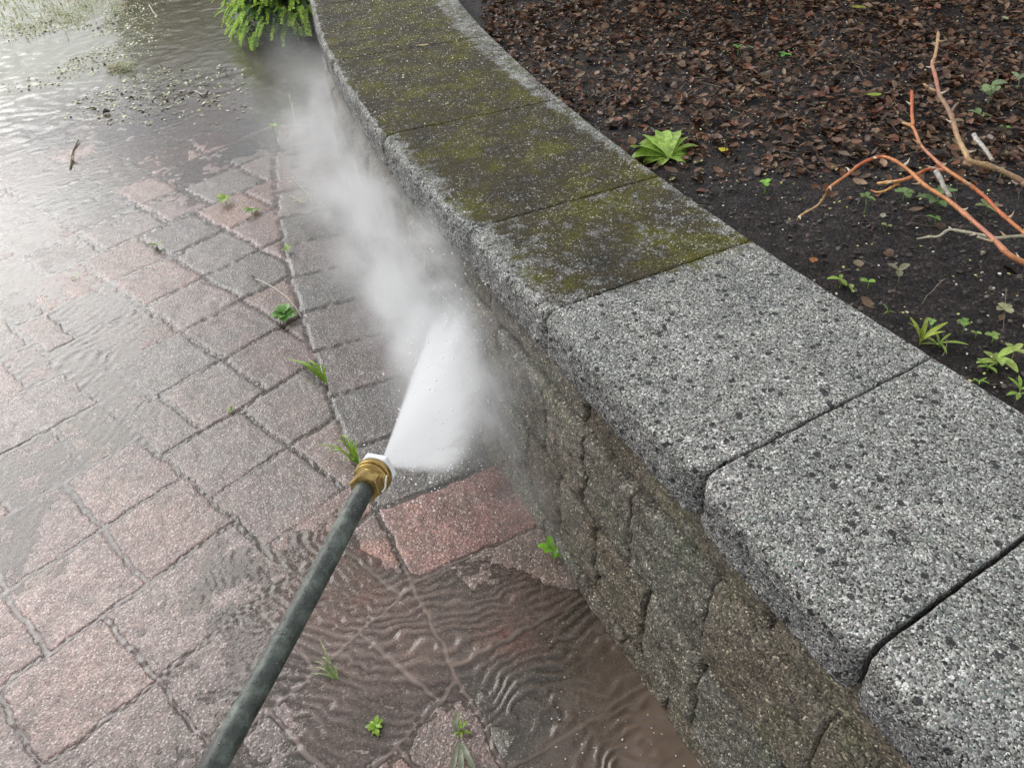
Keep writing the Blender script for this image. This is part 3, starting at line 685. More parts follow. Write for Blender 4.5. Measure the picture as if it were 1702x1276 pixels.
# twigs
mb = MB(); random.seed(3)
for k in range(420):
    while True:
        x, y = random.uniform(0, 3.3), random.uniform(.7, 4.4)
        if math.hypot(x - CX, y - CY) < RB(math.degrees(math.atan2(y - CY, x - CX)) % 360) - .03: break
    L = random.uniform(.03, .14); a = random.uniform(0, 6.28); c = random.uniform(-.6, .6); P = []
    for j in range(5):
        P.append((x, y, float(soil_z(np.array(x), np.array(y))) + .006 + .010 * random.random())); x += math.cos(a) * L / 4; y += math.sin(a) * L / 4; a += c / 4
    if any(math.hypot(q[0] - CX, q[1] - CY) > RB(math.degrees(math.atan2(q[1] - CY, q[0] - CX)) % 360) - .02 for q in P): continue
    g = random.uniform(.5, 1.3); base = random.choice([(.16, .12, .09), (.09, .055, .04), (.26, .21, .16)])
    tube(mb, P, np.linspace(.0011, .0005, 5) * random.uniform(.6, 1.3), 4, tuple(v * g for v in base))
tag(mb.build('twig_litter', M_twig), 'thin dry twigs scattered over the dead leaves and soil', 'twigs', kind='stuff')
# specks
def disc_t(n=6):
    V = [(0, 0, .12)] + [(.5 * math.cos(2 * math.pi * i / n) * (1 if i % 2 else .8), .5 * math.sin(2 * math.pi * i / n), 0) for i in range(n)]
    return np.array(V), np.array([(0, 1 + i, 1 + (i + 1) % n) for i in range(n)])
def specks(name, label, x, y, z, smin, smax, pal, m=None, cat='petals'):
    n = len(x); pal = np.array(pal); c = pal[rng.integers(0, len(pal), n)] * rng.uniform(.7, 1.15, n)[:, None]
    o = scatter_mesh(name, np.c_[x, y, z], rng.uniform(0, 6.28, n), rng.normal(0, .3, n), rng.uniform(smin, smax, n) * rng.uniform(.6, 1, n), c, disc_t(), m or M_speck, rng.normal(0, .3, n))
    return tag(o, label, cat, kind='stuff')
x = rng.uniform(.1, 3.2, 7000); y = rng.uniform(.7, 4.2, 7000); keep = (np.hypot(x - CX, y - CY) < RB(np.degrees(np.arctan2(y - CY, x - CX)) % 360) - .01) & (rng.random(7000) < np.clip(.5 + .6 * fbm(x * 2, y * 2, 3, 2), 0, 1)); x, y = x[keep], y[keep]
specks('fallen_petals', 'tiny cream petals sprinkled over the soil bed', x, y, soil_z(x, y) + .012, .0035, .0085, [(.55, .52, .40), (.62, .62, .54), (.50, .48, .16), (.42, .42, .12)])
x = rng.uniform(.1, 3.0, 16000); y = rng.uniform(.7, 4.0, 16000); keep = (np.hypot(x - CX, y - CY) < RB(np.degrees(np.arctan2(y - CY, x - CX)) % 360) - .005) & (rng.random(16000) < np.clip(.6 + .9 * fbm(x * 4, y * 4, 13, 3), 0, 1)); x, y = x[keep], y[keep]
specks('bark_crumbs', 'small dark bark crumbs and grit over the bare wet soil', x, y, soil_z(x, y) + .004, .004, .016, [(.035, .026, .022), (.060, .045, .038), (.022, .018, .016), (.10, .08, .065), (.05, .03, .022)], M_twig, cat='bark crumbs')
ag = rng.uniform(190.5, 198.7, 1500) ; rh = rng.uniform(9.76, 10.29, 1500); keep = rng.random(1500) < np.clip((199.5 - ag) / 7, .06, 1); ag, rh = ag[keep], rh[keep]
P = pol(rh, ag); specks('fallen_pollen', 'tiny yellow green catkin specks on the far cap stones', P[0], P[1], np.full(len(ag), CAPT + .0022), .003, .0075, [(.60, .60, .22), (.55, .55, .38), (.62, .62, .5)])

# ------------------------------------------------------------------ single fallen leaves
def bed_leaf(px, py, size, col, label, az=0.0, shape='leaf', asp=.55, zoff=.016, name='fallen_leaf', grp='fallen leaves on the bed', onz=None):
    z = SOILZ + .02 if onz is None else onz; q = gp(px, py, z)
    if onz is None: z = float(soil_z(q[0], q[1])) + zoff; q = gp(px, py, z)
    mb = MB(); d = np.array([math.sin(az), math.cos(az)]) * size / 2
    P = [(q[0] - d[0] + 2 * d[0] * t, q[1] - d[1] + 2 * d[1] * t, q[2] + .25 * size * (t - .5) ** 2 + .002) for t in np.linspace(0, 1, 8)]
    blade(mb, P, size * asp, col, shape, .3, wob=.25, sd=int(px))
    tube(mb, [P[0], (P[0][0] - d[0] * .4, P[0][1] - d[1] * .4, P[0][2] + .002)], .0007, 4, col)
    return tag(mb.build(name, M_leaf), label, 'leaf', grp)
bed_leaf(1202, 251, .026, (.62, .55, .03), 'bright yellow leaf lying right of the leafy green rosette', .6, 'round', .9)
bed_leaf(1453, 160, .040, (.30, .42, .03), 'lime green leaf on brown litter below the cane with two red prongs', 1.7, 'leaf', .7)
bed_leaf(1352, 434, .020, (.38, .13, .03), 'small orange curled leaf on bare soil just behind the clean cap stones', .9, 'round', .8)
bed_leaf(1426, 440, .026, (.26, .19, .13), 'tan oval leaf on dark soil right of the orange curled leaf', .1, 'leaf', .8)
bed_leaf(1522, 350, .036, (.24, .14, .08), 'long light brown leaf on soil under the arching orange cane', 1.4, 'leaf', .45)
bed_leaf(1427, 15, .05, (.34, .34, .06), 'yellowish leaf at the dark back of the bed, nearest the top edge', 2.2, 'leaf', .7)
bed_leaf(1670, 32, .032, (.42, .46, .28), 'pale green leaf in the dark back corner of the bed', .1, 'leaf', .6)
bed_leaf(1390, 235, .034, (.22, .12, .08), 'round reddish brown leaf, left of a pair in the litter', .3, 'round', .8)
bed_leaf(1423, 238, .032, (.27, .13, .07), 'round rusty brown leaf, right of a pair in the litter', .8, 'round', .85)
bed_leaf(1402, 258, .034, (.20, .14, .10), 'greyish brown oval leaf below the pair of round leaves', -.5, 'leaf', .7)
bed_leaf(1467, 360, .020, (.45, .42, .32), 'cream coloured curled leaf on bare soil under the cane tips', .5, 'leaf', .7)
bed_leaf(1645, 230, .030, (.38, .33, .28), 'pale grey leaf behind the brown cane near the right edge', .3, 'leaf', .5)
bed_leaf(1688, 305, .03, (.35, .25, .24), 'pinkish dry leaf under the brown cane at the right edge', .5, 'leaf', .7)
bed_leaf(704, 77, .040, (.50, .40, .16), 'small ochre leaf on the far mossy cap stone joint', 1.6, 'leaf', .45, onz=CAPT + .006, grp='leaves on the cap stones')
bed_leaf(1515, 632 - 5, .012, (.03, .03, .02), 'dark thin leaf scrap on the clean cap stone left of the wide joint', 1.9, 'leaf', .3, onz=CAPT + .006, grp='leaves on the cap stones')
bed_leaf(1115, 265 + 20, .05, (.09, .035, .02), 'dark red brown curled leaf against the foot of the leafy rosette', 2.6, 'leaf', .5, zoff=.02)

# ------------------------------------------------------------------ green plants
def G(a=1.0, y=0.0): return (.42 * a + y, .62 * a + y * .6, .13 * a)
def rosette(px, py):
    q = gp(px, py, .575); q[2] = float(soil_z(q[0], q[1])); t = thing('leafy_rosette', 'large lime green leafy rosette growing by the back edge of the cap stones', 'plant', q)
    random.seed(4)
    spec = [(-1.30, .115, .30, .042, 0), (-.85, .125, .55, .05, 0), (-.35, .13, .75, .052, 0), (.05, .125, .85, .05, 0), (.35, .115, .7, .045, 0), (-1.7, .075, .2, .03, 1), (.9, .10, .35, .022, 0), (1.25, .095, .25, .018, 1), (1.6, .08, .15, .020, 0), (2.2, .05, .2, .018, 1), (-.1, .07, 1.2, .035, 1), (-.6, .08, 1.1, .038, 1), (1.0, .12, .5, .015, 1), (-2.4, .045, .3, .02, 1)]
    for az, L, rise, wd, k in spec:
        mb = MB(); c = random.uniform(.8, 1.15); blade(mb, arc((q[0], q[1], q[2] + .006), az, L, rise, rise + .7, 10, .25), wd * 1.5, G(c, .03 * k), 'spoon', .35, wob=.12, sd=int(L * 999))
        mb.build('leaf', M_leaf, t)
rosette(1112, 262)
GRP_S = 'seedlings sprouting in the soil bed'
def seedling(px, py, s, n, label, col=(.20, .36, .05), stem=.03, grp=GRP_S, z=None, name='seedling', lean=0.0, shape='leaf', asp=.5, rise=.35, az0=None):
    zz = SOILZ + .02 if z is None else z
    q = gp(px, py, zz)
    if z is None: q[2] = float(soil_z(q[0], q[1])); q = gp(px, py, q[2])
    t = thing(name, label, 'plant', q, grp); rd = random.Random(int(px * 7 + py)); az = rd.uniform(0, 6.28) if az0 is None else az0
    mb = MB(); top = (q[0] + lean * stem, q[1] + .2 * stem, q[2] + stem)
    tube(mb, smooth_path([q, (q[0] + lean * stem * .3, q[1], q[2] + stem * .6), top], 3), .0008 + s * .02, 4, tuple(v * .9 for v in col)); mb.build('stem', M_leaf, t)
    for k in range(n):
        mb = MB(); c = rd.uniform(.75, 1.2); L = s * rd.uniform(.75, 1.15)
        st = top if k < 3 or n < 5 else tuple(np.array(q) * (1 - .5) + np.array(top) * .5)
        blade(mb, arc(st, az + k * 6.283 / n + rd.uniform(-.3, .3), L, rd.uniform(rise - .2, rise + .3), .7, 6), L * asp, tuple(v * c for v in col), shape, .25, sd=k)
        mb.build('leaf', M_leaf, t)
    return t
seedling(1226, 95, .026, 3, 'small green seedling in the litter, left of the little upright sprout', (.16, .36, .05))
seedling(1302, 102, .024, 4, 'little upright green sprout in the litter right of the small seedling', (.12, .40, .05), .02)
seedling(1244, 90, .022, 3, 'grey green wilted seedling among dark leaves beside the small seedling', (.22, .27, .15), .02)
seedling(1270, 325, .022, 3, 'bright green sprout on bare soil right of the cap stones', (.22, .46, .04), .03, shape='round', asp=.9)
seedling(1435, 360, .024, 4, 'tall thin green seedling with spreading top between cane tip and soil', (.20, .33, .08), .045)
seedling(1500, 335, .028, 4, 'broad pale green seedling just under the orange cane fork', (.20, .32, .10), .02, shape='round', asp=.8)
seedling(1555, 345, .040, 6, 'leafy green seedling cluster under the long orange cane', (.14, .25, .08), .03)
seedling(1641, 175, .040, 5, 'pale grey green weed with wide leaves near the right edge', (.24, .33, .15), .05, shape='round', asp=.8)
seedling(1625, 200, .034, 4, 'pale green low weed just in front of the wide leaved weed', (.26, .36, .16), .015)
seedling(1690, 150, .030, 3, 'pale green sprout cut by the right edge behind the brown cane', (.26, .36, .18), .03)
seedling(1668, 220, .018, 2, 'tiny round green sprout behind the brown cane', (.16, .42, .06), .01, shape='round', asp=.9)
seedling(1660, 300, .030, 3, 'pale green leaf pair between the two right hand canes', (.30, .38, .16), .02, shape='round', asp=.7)
seedling(1637, 358, .032, 4, 'olive green sprig between the long orange cane and the red one', (.26, .32, .12), .02)
seedling(1552, 378, .022, 3, 'tiny green sprig beneath the long orange cane', (.16, .32, .06), .02)
seedling(1490, 478, .026, 3, 'pinkish stemmed seedling alone on dark bare soil', (.22, .22, .13), .035)
seedling(1473, 382, .016, 2, 'small pale olive sprout on soil left of the pale cane', (.36, .38, .14), .01, shape='round', asp=.9)
GRP_E = 'weeds along the back edge of the cap stones'
def edge(px, py, s, n, label, col, stem=.02, **k): return seedling(px, py, s * .78, n, label, col, stem, GRP_E, name='edge_weed', **k)
edge(1395, 480, .030, 3, 'upright green leaf pair with a red leaf at the cap edge', (.26, .40, .06), .02, asp=.45)
edge(1415, 488, .022, 2, 'low creeping sprout at the cap edge right of the upright leaf pair', (.25, .36, .09), .008)
edge(1441, 482, .020, 2, 'round leaved sprout standing off the cap edge on a bent stalk', (.24, .42, .06), .018, shape='round', asp=.9)
edge(1475, 525, .026, 3, 'short dark grassy sprout at the cap edge before the tall yellow one', (.16, .25, .05), .01, asp=.2)
edge(1528, 575, .070, 7, 'tall yellow green grassy tuft at the joint of the clean cap stones', (.34, .42, .05), .015, asp=.16, rise=.9)
edge(1560, 580, .055, 6, 'grassy tuft spreading right from the cap stone joint', (.24, .36, .05), .012, asp=.14, rise=.5)
edge(1545, 552, .014, 3, 'round green leaflets just beyond the tall grassy tuft', (.25, .42, .10), .02, shape='round', asp=.9)
edge(1597, 560, .018, 4, 'thin sprout with notched green leaflets, alone on the soil behind the tuft', (.20, .36, .07), .03, shape='round', asp=.8)
edge(1620, 563, .016, 2, 'flat lime leaflet pair left of the larger lime sprout', (.34, .48, .10), .012, shape='round', asp=.8)
edge(1648, 570, .020, 3, 'larger lime sprout right of the flat leaflet pair', (.30, .46, .10), .014, shape='round', asp=.8)
edge(1655, 610, .050, 6, 'sprawling lime weed with long stalks near the right edge', (.34, .46, .10), .02, asp=.4)
edge(1640, 618, .030, 4, 'narrow leaved green weed in front of the sprawling lime weed', (.22, .36, .06), .01, asp=.3)
edge(1680, 600, .032, 4, 'yellowish weed at the right edge behind the sprawling weed', (.36, .44, .12), .02)
edge(1668, 525, .024, 4, 'pale dry seedling with tan round leaves on the soil at right', (.36, .36, .20), .015, shape='round', asp=.9)
edge(1692, 660, .040, 6, 'green tufted weed where the cap edge leaves the picture', (.26, .42, .06), .015, asp=.25, rise=.7)
edge(1625, 640, .022, 5, 'fine trailing green weed hugging the cap edge', (.20, .32, .05), .01, asp=.2)

# weeds and stalks in the paving joints
GRP_P = 'weeds in the paving joints'
def pav_weed(px, py, s, n, label, col, stem=.012, **k): return seedling(px, py, s, n, label, col, stem, GRP_P, z=.001, name='paving_weed', **k)
pav_weed(475, 530, .045, 11, 'bushy clover like weed with a pale bent stalk beside it', (.17, .36, .08), .025, shape='round', asp=.75, rise=.4)
pav_weed(420, 357, .040, 5, 'small ragged green weed right of the round bright one on the far paving', (.18, .33, .05), .02)
pav_weed(376, 338, .040, 3, 'small bright round leaved weed on the far paving', (.33, .48, .08), .02, shape='round', asp=.9)
pav_weed(262, 412, .035, 4, 'tiny olive weed in a joint of the left paving', (.24, .34, .06), .012)
pav_weed(458, 232, .050, 3, 'bright upright sprout where the border course begins to fade in the mist', (.28, .46, .08), .06, shape='round', asp=.7)
pav_weed(478, 420, .030, 4, 'little green sprig in the border joint above the pale stalk', (.26, .42, .07), .015)
pav_weed(385, 683, .014, 4, 'tiny moss tuft in the joint of the dark pavers', (.22, .34, .03), .004)
pav_weed(125, 462, .02, 2, 'tiny green leaf scrap on the rippled left paving', (.3, .42, .05), .004)
pav_weed(918, 930, .034, 6, 'bright green curly weed at the foot of the wall', (.22, .50, .03), .03, asp=.55, rise=.7)
pav_weed(625, 1210, .020, 8, 'low lime weed in the near joint, left of the long grey leaves', (.26, .46, .03), .008, asp=.45)
pav_weed(768, 1218, .020, 6, 'small lime sprig growing between the long grey leaves', (.28, .42, .06), .015, asp=.3)
def grass_tuft(px, py, label, blades, col, wd=.003, name='grass_tuft'):
    q = gp(px, py, .001); t = thing(name, label, 'plant', q, 'grass tufts in the border joint')
    for k, (ex, ey, ez, bend) in enumerate(blades):
        e = gp(ex, ey, ez); mid = (q + e) / 2; mid[2] = max(q[2], ez) + bend; mb = MB()
        blade(mb, smooth_path([q, mid, e], 5), wd * (1 + .3 * math.sin(k * 7)), tuple(v * (.8 + .4 * (k * 37 % 10) / 10) for v in col), 'grass', .2); mb.build('blade', M_leaf, t)
grass_tuft(543, 637, 'drooping light green grass tuft lying along the border joint', [(468, 593, .008, .02), (480, 598, .02, .02), (490, 600, .01, .028), (497, 606, .02, .02), (505, 603, .025, .03), (508, 615, .006, .015), (515, 620, .01, .02), (520, 612, .03, .03), (512, 600, .03, .02), (528, 622, .02, .02), (536, 606, .03, .02), (542, 618, .03, .025)], (.26, .42, .05), .0055)
grass_tuft(597, 772, 'forked green grass tuft right behind the brass coupling', [(520, 740, .01, .03), (530, 742, .015, .025), (542, 750, .02, .02), (552, 738, .03, .035), (562, 735, .03, .05), (575, 737, .04, .04), (586, 742, .05, .03), (596, 740, .05, .02), (590, 752, .03, .02), (566, 765, .01, .01), (575, 757, .03, .01), (582, 766, .01, .01)], (.28, .46, .04), .0045)
grass_tuft(562, 1130, 'matted pale green grass tuft lying in rippled water right of the wand', [(520, 1098, .008, .02), (525, 1108, .01, .01), (533, 1092, .015, .03), (545, 1100, .02, .02), (560, 1105, .02, .01), (538, 1120, .005, .006), (515, 1118, .006, .008), (548, 1112, .02, .02), (530, 1060, .02, .02)], (.30, .38, .16), .0042)
grass_tuft(487, 190, 'pale limp stalk with a white tip drifting in the mist', [(482, 158, .05, .02), (490, 175, .03, .02), (492, 210, .01, .01)], (.42, .48, .26), .006)
# pale stalk with a dark tip
mb = MB(); pts = [gp(424, 463, .010), gp(450, 475, .030), gp(478, 495, .030), gp(496, 518, .012), gp(500, 527, .003)]
tube(mb, smooth_path(pts, 6), .0019, 6, (.50, .44, .34)); tube(mb, [gp(416, 455, .008), gp(425, 463, .010)], .0025, 5, (.06, .04, .03))
tag(mb.build('dry_stalk', M_twig), 'pale curved dry stalk lying over the border joint beside the clover like weed', 'stalk')
def stalk(pts, rad_, col, label, z=.006, leaves=0, name='dry_twig', grp='dry stalks on the wet paving'):
    P = [gp(a, b, z + .006 * (k % 2)) for k, (a, b) in enumerate(pts)]; t = thing(name, label, 'twig', P[0], grp)
    mb = MB(); tube(mb, smooth_path(P, 4), rad_, 5, col); mb.build('stem', M_twig, t); rd = random.Random(len(pts) * 31 + leaves)
    if leaves:
        mb = MB()
        for k in range(leaves):
            q = P[rd.randrange(1, len(P))]; blade(mb, arc(q, rd.uniform(0, 6.28), rd.uniform(.02, .045), .3, .5, 4), .009, tuple(v * rd.uniform(.8, 1.3) for v in col), 'leaf')
        mb.build('foliage', M_leaf, t)
stalk([(521, 342), (512, 325), (500, 310), (490, 300)], .0022, (.42, .42, .27), 'pale branching dry weed on the border course inside the mist edge', leaves=9)
stalk([(508, 338), (495, 332), (482, 325)], .0018, (.42, .42, .27), 'short pale stalk lying beside the branching dry weed', leaves=4)
stalk([(116, 280), (118, 262), (122, 248), (130, 232)], .004, (.33, .29, .17), 'brown crooked stalk floating on the left water', leaves=3)
stalk([(248, 8), (256, 22), (262, 28)], .005, (.42, .37, .27), 'short pale twig standing out at the top of the flooded paving', leaves=4)
stalk([(345, 150), (338, 158), (325, 152), (312, 154)], .005, (.36, .32, .26), 'flat forked twig in the shallow far water', leaves=2)
mb = MB()
for k, (a, b) in enumerate([((768, 1195), (750, 1276)), ((768, 1195), (785, 1276)), ((765, 1190), (768, 1285))]):
    pass
t = thing('grey_weed', 'long folded grey green leaves sprouting at the bottom edge', 'plant', gp(764, 1225, 0))
for a, b, c in [((762, 1232), (755, 1262), (748, 1300)), ((765, 1232), (778, 1258), (800, 1310)), ((764, 1232), (766, 1262), (768, 1310)), ((760, 1222), (757, 1200), (762, 1180))]:
    mb = MB(); blade(mb, smooth_path([gp(*a, .004), gp(*b, .022), gp(*c, .012)], 5), .011, (.22, .24, .17), 'leaf', .4); mb.build('leaf', M_leaf, t)

# drifting scum and clippings on the far water
n = 15000; fx = rng.uniform(0, 420, n); fy = rng.uniform(-10, 210, n); P = np.array([gp(a, b, .012) for a, b in zip(fx, fy)])
band = fbm(P[:, 0] * 1.6 + 4, P[:, 1] * 1.1, 210, 4); wgt = np.clip(.03 + 3.6 * (band - .0), 0, 1) * np.clip(1.15 - fx / 430, .12, 1) * np.clip(1.2 - fy / 190, .05, 1)
k_ = rng.random(n) < wgt; P = P[k_]; wlv = water_level(P[:, 0], P[:, 1])
specks('floating_scum', 'pale clippings and scum drifting on the far flooded paving', P[:, 0], P[:, 1], wlv + .003, .008, .026, [(.55, .54, .34), (.48, .48, .28), (.62, .60, .46), (.40, .42, .20)], cat='scum')
bed = [(56, .08, 205, 112, 70), (57, .05, 262, 25, 30)]
mb = MB(); random.seed(8)
for k in range(150):
    a, b = 203 + random.gauss(0, 10), 112 + random.gauss(0, 5); q = gp(a, b, .014)
    blade(mb, arc(tuple(q), random.uniform(0, 6.28), random.uniform(.04, .10), random.uniform(0, .5), .5, 4), .006, tuple(v * random.uniform(.7, 1.3) for v in (.36, .36, .18)), 'grass')
tag(mb.build('clipping_clump', M_leaf), 'matted clump of pale grass clippings stranded in the far water', 'clippings')
# white scrap
mb = MB(); q = gp(160, 149, .012); blade(mb, [q + np.array([-.022, 0, 0]), q + np.array([0, .004, .006]), q + np.array([.022, .01, .002])], .035, (.7, .7, .66), 'leaf'); tag(mb.build('white_scrap', M_leaf), 'small white petal like scrap on the far left water', 'scrap')
mb = MB(); q = gp(176, 187, .010); tube(mb, [q + np.array([-.015, 0, 0]), q + np.array([0, .0, .012]), q + np.array([.018, .006, 0])], [.006, .011, .005], 7, (.05, .045, .035), .5); tag(mb.build('bark_chip', M_twig), 'small dark bark chip on the left water', 'bark chip')
# lawn blades in the far left corner
mb_n = 5200; gx_ = rng.uniform(-5.2, -2.6, mb_n); gy_ = rng.uniform(5.9, 8.6, mb_n)
gm = np.clip((-gx_ - 2.45 - .10 * (7.6 - gy_)) * 2.5 + .4 * fbm(gx_ * 3, gy_ * 3, 55, 3), 0, 1) * np.clip((gy_ - 5.9) * 2, 0, 1); kk2 = rng.random(mb_n) < gm
gx_, gy_ = gx_[kk2], gy_[kk2]; mb = MB(); random.seed(9)
for a, b in zip(gx_, gy_):
    blade(mb, arc((a, b, .002), random.uniform(0, 6.28), random.uniform(.02, .055), random.uniform(.3, 1.2), 1.1, 3), .007, tuple(v * random.uniform(.7, 1.25) for v in (.46, .48, .20)), 'grass')
tag(mb.build('grass', M_leaf), 'short yellow green lawn at the far left corner', 'grass', kind='stuff')

# foam line where the pool meets the wall
P = []
for k, (a, b) in enumerate([(972, 978), (985, 1000), (1003, 1030), (1015, 1047), (1040, 1075), (1052, 1092), (1070, 1125), (1072, 1137), (1095, 1152), (1120, 1190), (1135, 1215), (1150, 1245), (1172, 1280), (1205, 1330)]):
    q = gp(a, b, .003); P.append([q[0], q[1], float(water_level(np.array(q[0]), np.array(q[1]))) + .001])
P = smooth_path(P, 8); P[:, :2] += np.c_[.0018 * vn(np.arange(len(P)) * .8, np.zeros(len(P)), 5), .0018 * vn(np.arange(len(P)) * .8, np.zeros(len(P)), 6)]
rad2 = .0010 + .0016 * vn(np.arange(len(P)) * .45, np.zeros(len(P)), 8)
mb = MB(); tube(mb, P, np.maximum(rad2 + .0006, .0003), 6, (.46, .43, .39)); 
fo = mb.build('foam_line', mat_simple('foam', (1, 1, 1), .3, .2, 200, .4, .001, tint=True)); tag(fo, 'thin pale foam edge where the muddy puddle meets the wall', 'foam', kind='stuff')

n = 120; fx = rng.uniform(900, 1180, n); fy = rng.uniform(1000, 1290, n); Q = np.array([gp(a, b, .004) for a, b in zip(fx, fy)])
keep = (np.hypot(Q[:, 0] - CX, Q[:, 1] - CY) > 10.36) & (water_level(Q[:, 0], Q[:, 1]) > .003); Q = Q[keep]
specks('pale_flecks', 'scattered pale flecks floating on the muddy puddle by the wall', Q[:, 0], Q[:, 1], water_level(Q[:, 0], Q[:, 1]) + .0012, .0018, .006, [(.50, .46, .42), (.40, .36, .31), (.58, .55, .52)], cat='foam')  # small pale flecks scattered over the puddle surface

# ------------------------------------------------------------------ rose canes over the bed
def Z6(x, y): return 1300 + x / 3.037, 30 + y / 3.037
rose = thing('rose_bush', 'bare thorny rose canes in orange and brown reaching over the soil bed', 'rose bush', (1.25, .95, .6))
def cane(pts, hs_, rads, cols, thorns=0, sd=0, nm='cane', ends=None):
    m_ = len(pts); P = []
    for k, (a, b) in enumerate(pts):
        z = np.interp(k / (m_ - 1), np.linspace(0, 1, len(hs_)), hs_); px, py = Z6(a, b); P.append(gp(px, py, SOILZ + z))
    if ends is not None: P.append(np.array(ends))
    P = smooth_path(P, 6); n_ = len(P)
    rr2 = np.interp(np.linspace(0, 1, n_), np.linspace(0, 1, len(rads)), rads) * (1 + .12 * vn(np.arange(n_) * .35, np.zeros(n_), sd) + .22 * (np.arange(n_) % 11 == 5))
    mb = MB(); tube(mb, P, rr2, 10, (1, 1, 1), .08, sd)
    cc = np.array(cols); C = []
    for k in range(n_):
        c = [np.interp(k / (n_ - 1), np.linspace(0, 1, len(cc)), cc[:, j]) for j in range(3)]
        C += [tuple(v * (1 + .12 * math.sin(k * 1.7 + sd)) for v in c)] * 10
    C += [C[0], C[-1]]; mb.C = C
    ob = mb.build(nm, M_twig, rose)
    rd = random.Random(sd)
    for k in range(thorns):
        i = int((k + .5) / thorns * (n_ - 3)) + rd.randint(0, 2); i = min(i, n_ - 2); T = P[i + 1] - P[i]; T /= np.linalg.norm(T)
        S = np.cross(T, [0, 0, 1.0]); S /= np.linalg.norm(S); sgn = 1 if (k + sd) % 2 else -1; up = rd.uniform(-.1, .8)
        dr = S * sgn + np.array([0, 0, up]); dr /= np.linalg.norm(dr); L = rd.uniform(.013, .020)
        b0 = P[i] + dr * rr2[i] * .6; mt = MB()
        tube(mt, [b0, b0 + dr * L * .35 - T * L * .02, b0 + dr * L * .7 - T * L * .14, b0 + dr * L - T * L * .34], [.0040, .0022, .0012, .0002], 6, rd.choice([(.62, .52, .38), (.50, .32, .18), (.66, .56, .42)]))
        th = mt.build('thorn', M_twig, ob)
    return ob, P
OR = (.50, .20, .065); RD = (.44, .10, .035); TN = (.42, .27, .13); YL = (.60, .34, .10); BR = (.26, .15, .09); PK = (.42, .16, .10)
cane([(75, 1022), (100, 992), (180, 945), (222, 888), (240, 855), (330, 790), (400, 735), (490, 702), (560, 716), (640, 770), (720, 845), (830, 915), (940, 1005), (1060, 1110), (1140, 1190), (1221, 1235), (1330, 1290)],
     [.03, .06, .12, .16, .17, .16, .15, .14, .12], [.0016, .0026, .0032, .0036, .0042, .0050, .0056], [YL, TN, OR, RD, OR, OR, PK, OR, OR], 11, 1, ends=(1.22, .93, .58))
cane([(610, 530), (640, 540), (665, 560), (700, 640), (760, 705), (830, 766), (930, 832), (1020, 900), (1100, 982), (1221, 1085), (1330, 1170)],
     [.16, .17, .17, .16, .14, .12], [.0030, .0032, .0038, .0042], [TN, OR, PK, OR, RD, OR, OR], 6, 2, ends=(1.24, .99, .58))
cane([(654, 372), (655, 420), (655, 480), (661, 540)], [.18, .17], [.0036, .0034], [RD, RD, OR], 1, 3)
cane([(788, 75), (784, 120), (772, 190), (757, 232), (772, 290), (787, 360), (800, 400), (835, 455), (862, 520), (885, 600), (925, 680), (950, 722), (1040, 745), (1130, 782), (1221, 832), (1330, 900)],
     [.19, .20, .20, .20, .19, .17, .14], [.0040, .0042, .0046, .0050, .0052, .0056], [TN, TN, PK, BR, BR, TN, TN, BR, BR], 7, 4, ends=(1.40, 1.12, .58))
cane([(480, 836), (540, 828), (600, 820), (660, 800), (740, 762), (790, 766), (832, 768)], [.08, .11, .14], [.0032, .0036, .0038], [YL, OR, RD, PK], 3, 5)
cane([(450, 870), (480, 880), (520, 872), (560, 850), (590, 838)], [.06, .09], [.0018, .0028], [RD, YL, OR], 0, 6)
cane([(968, 590), (985, 620), (1010, 645), (1040, 685), (1062, 720)], [.20, .19], [.0048, .0036], [(.36, .33, .30), (.40, .37, .33), (.30, .24, .19)], 0, 7)
cane([(775, 772), (800, 815), (820, 860), (850, 905)], [.17, .14], [.0052, .0042], [(.42, .40, .36), (.36, .30, .25)], 0, 8)
cane([(680, 1116), (740, 1105), (790, 1102), (840, 1070), (900, 1076), (990, 1092), (1080, 1110), (1150, 1104), (1221, 1100), (1330, 1096)], [.05, .07, .08, .07], [.0022, .0032, .0034], [(.36, .33, .24), (.42, .38, .27), (.40, .33, .2)], 5, 9, ends=(1.25, 1.02, .58))
cane([(930, 722), (925, 735), (960, 745)], [.16, .16], [.0046, .0052], [BR, BR], 1, 10)
cane([(718, 335), (740, 355), (782, 372)], [.19, .19], [.0030, .0042], [TN, BR], 1, 11)
cane([(888, 428), (868, 450), (850, 480)], [.19, .18], [.0022, .0036], [BR, BR], 0, 12)
cane([(985, 1105), (1030, 1118), (1090, 1125)], [.08, .08], [.0030, .0022], [(.30, .28, .2), (.3, .27, .2)], 0, 13)

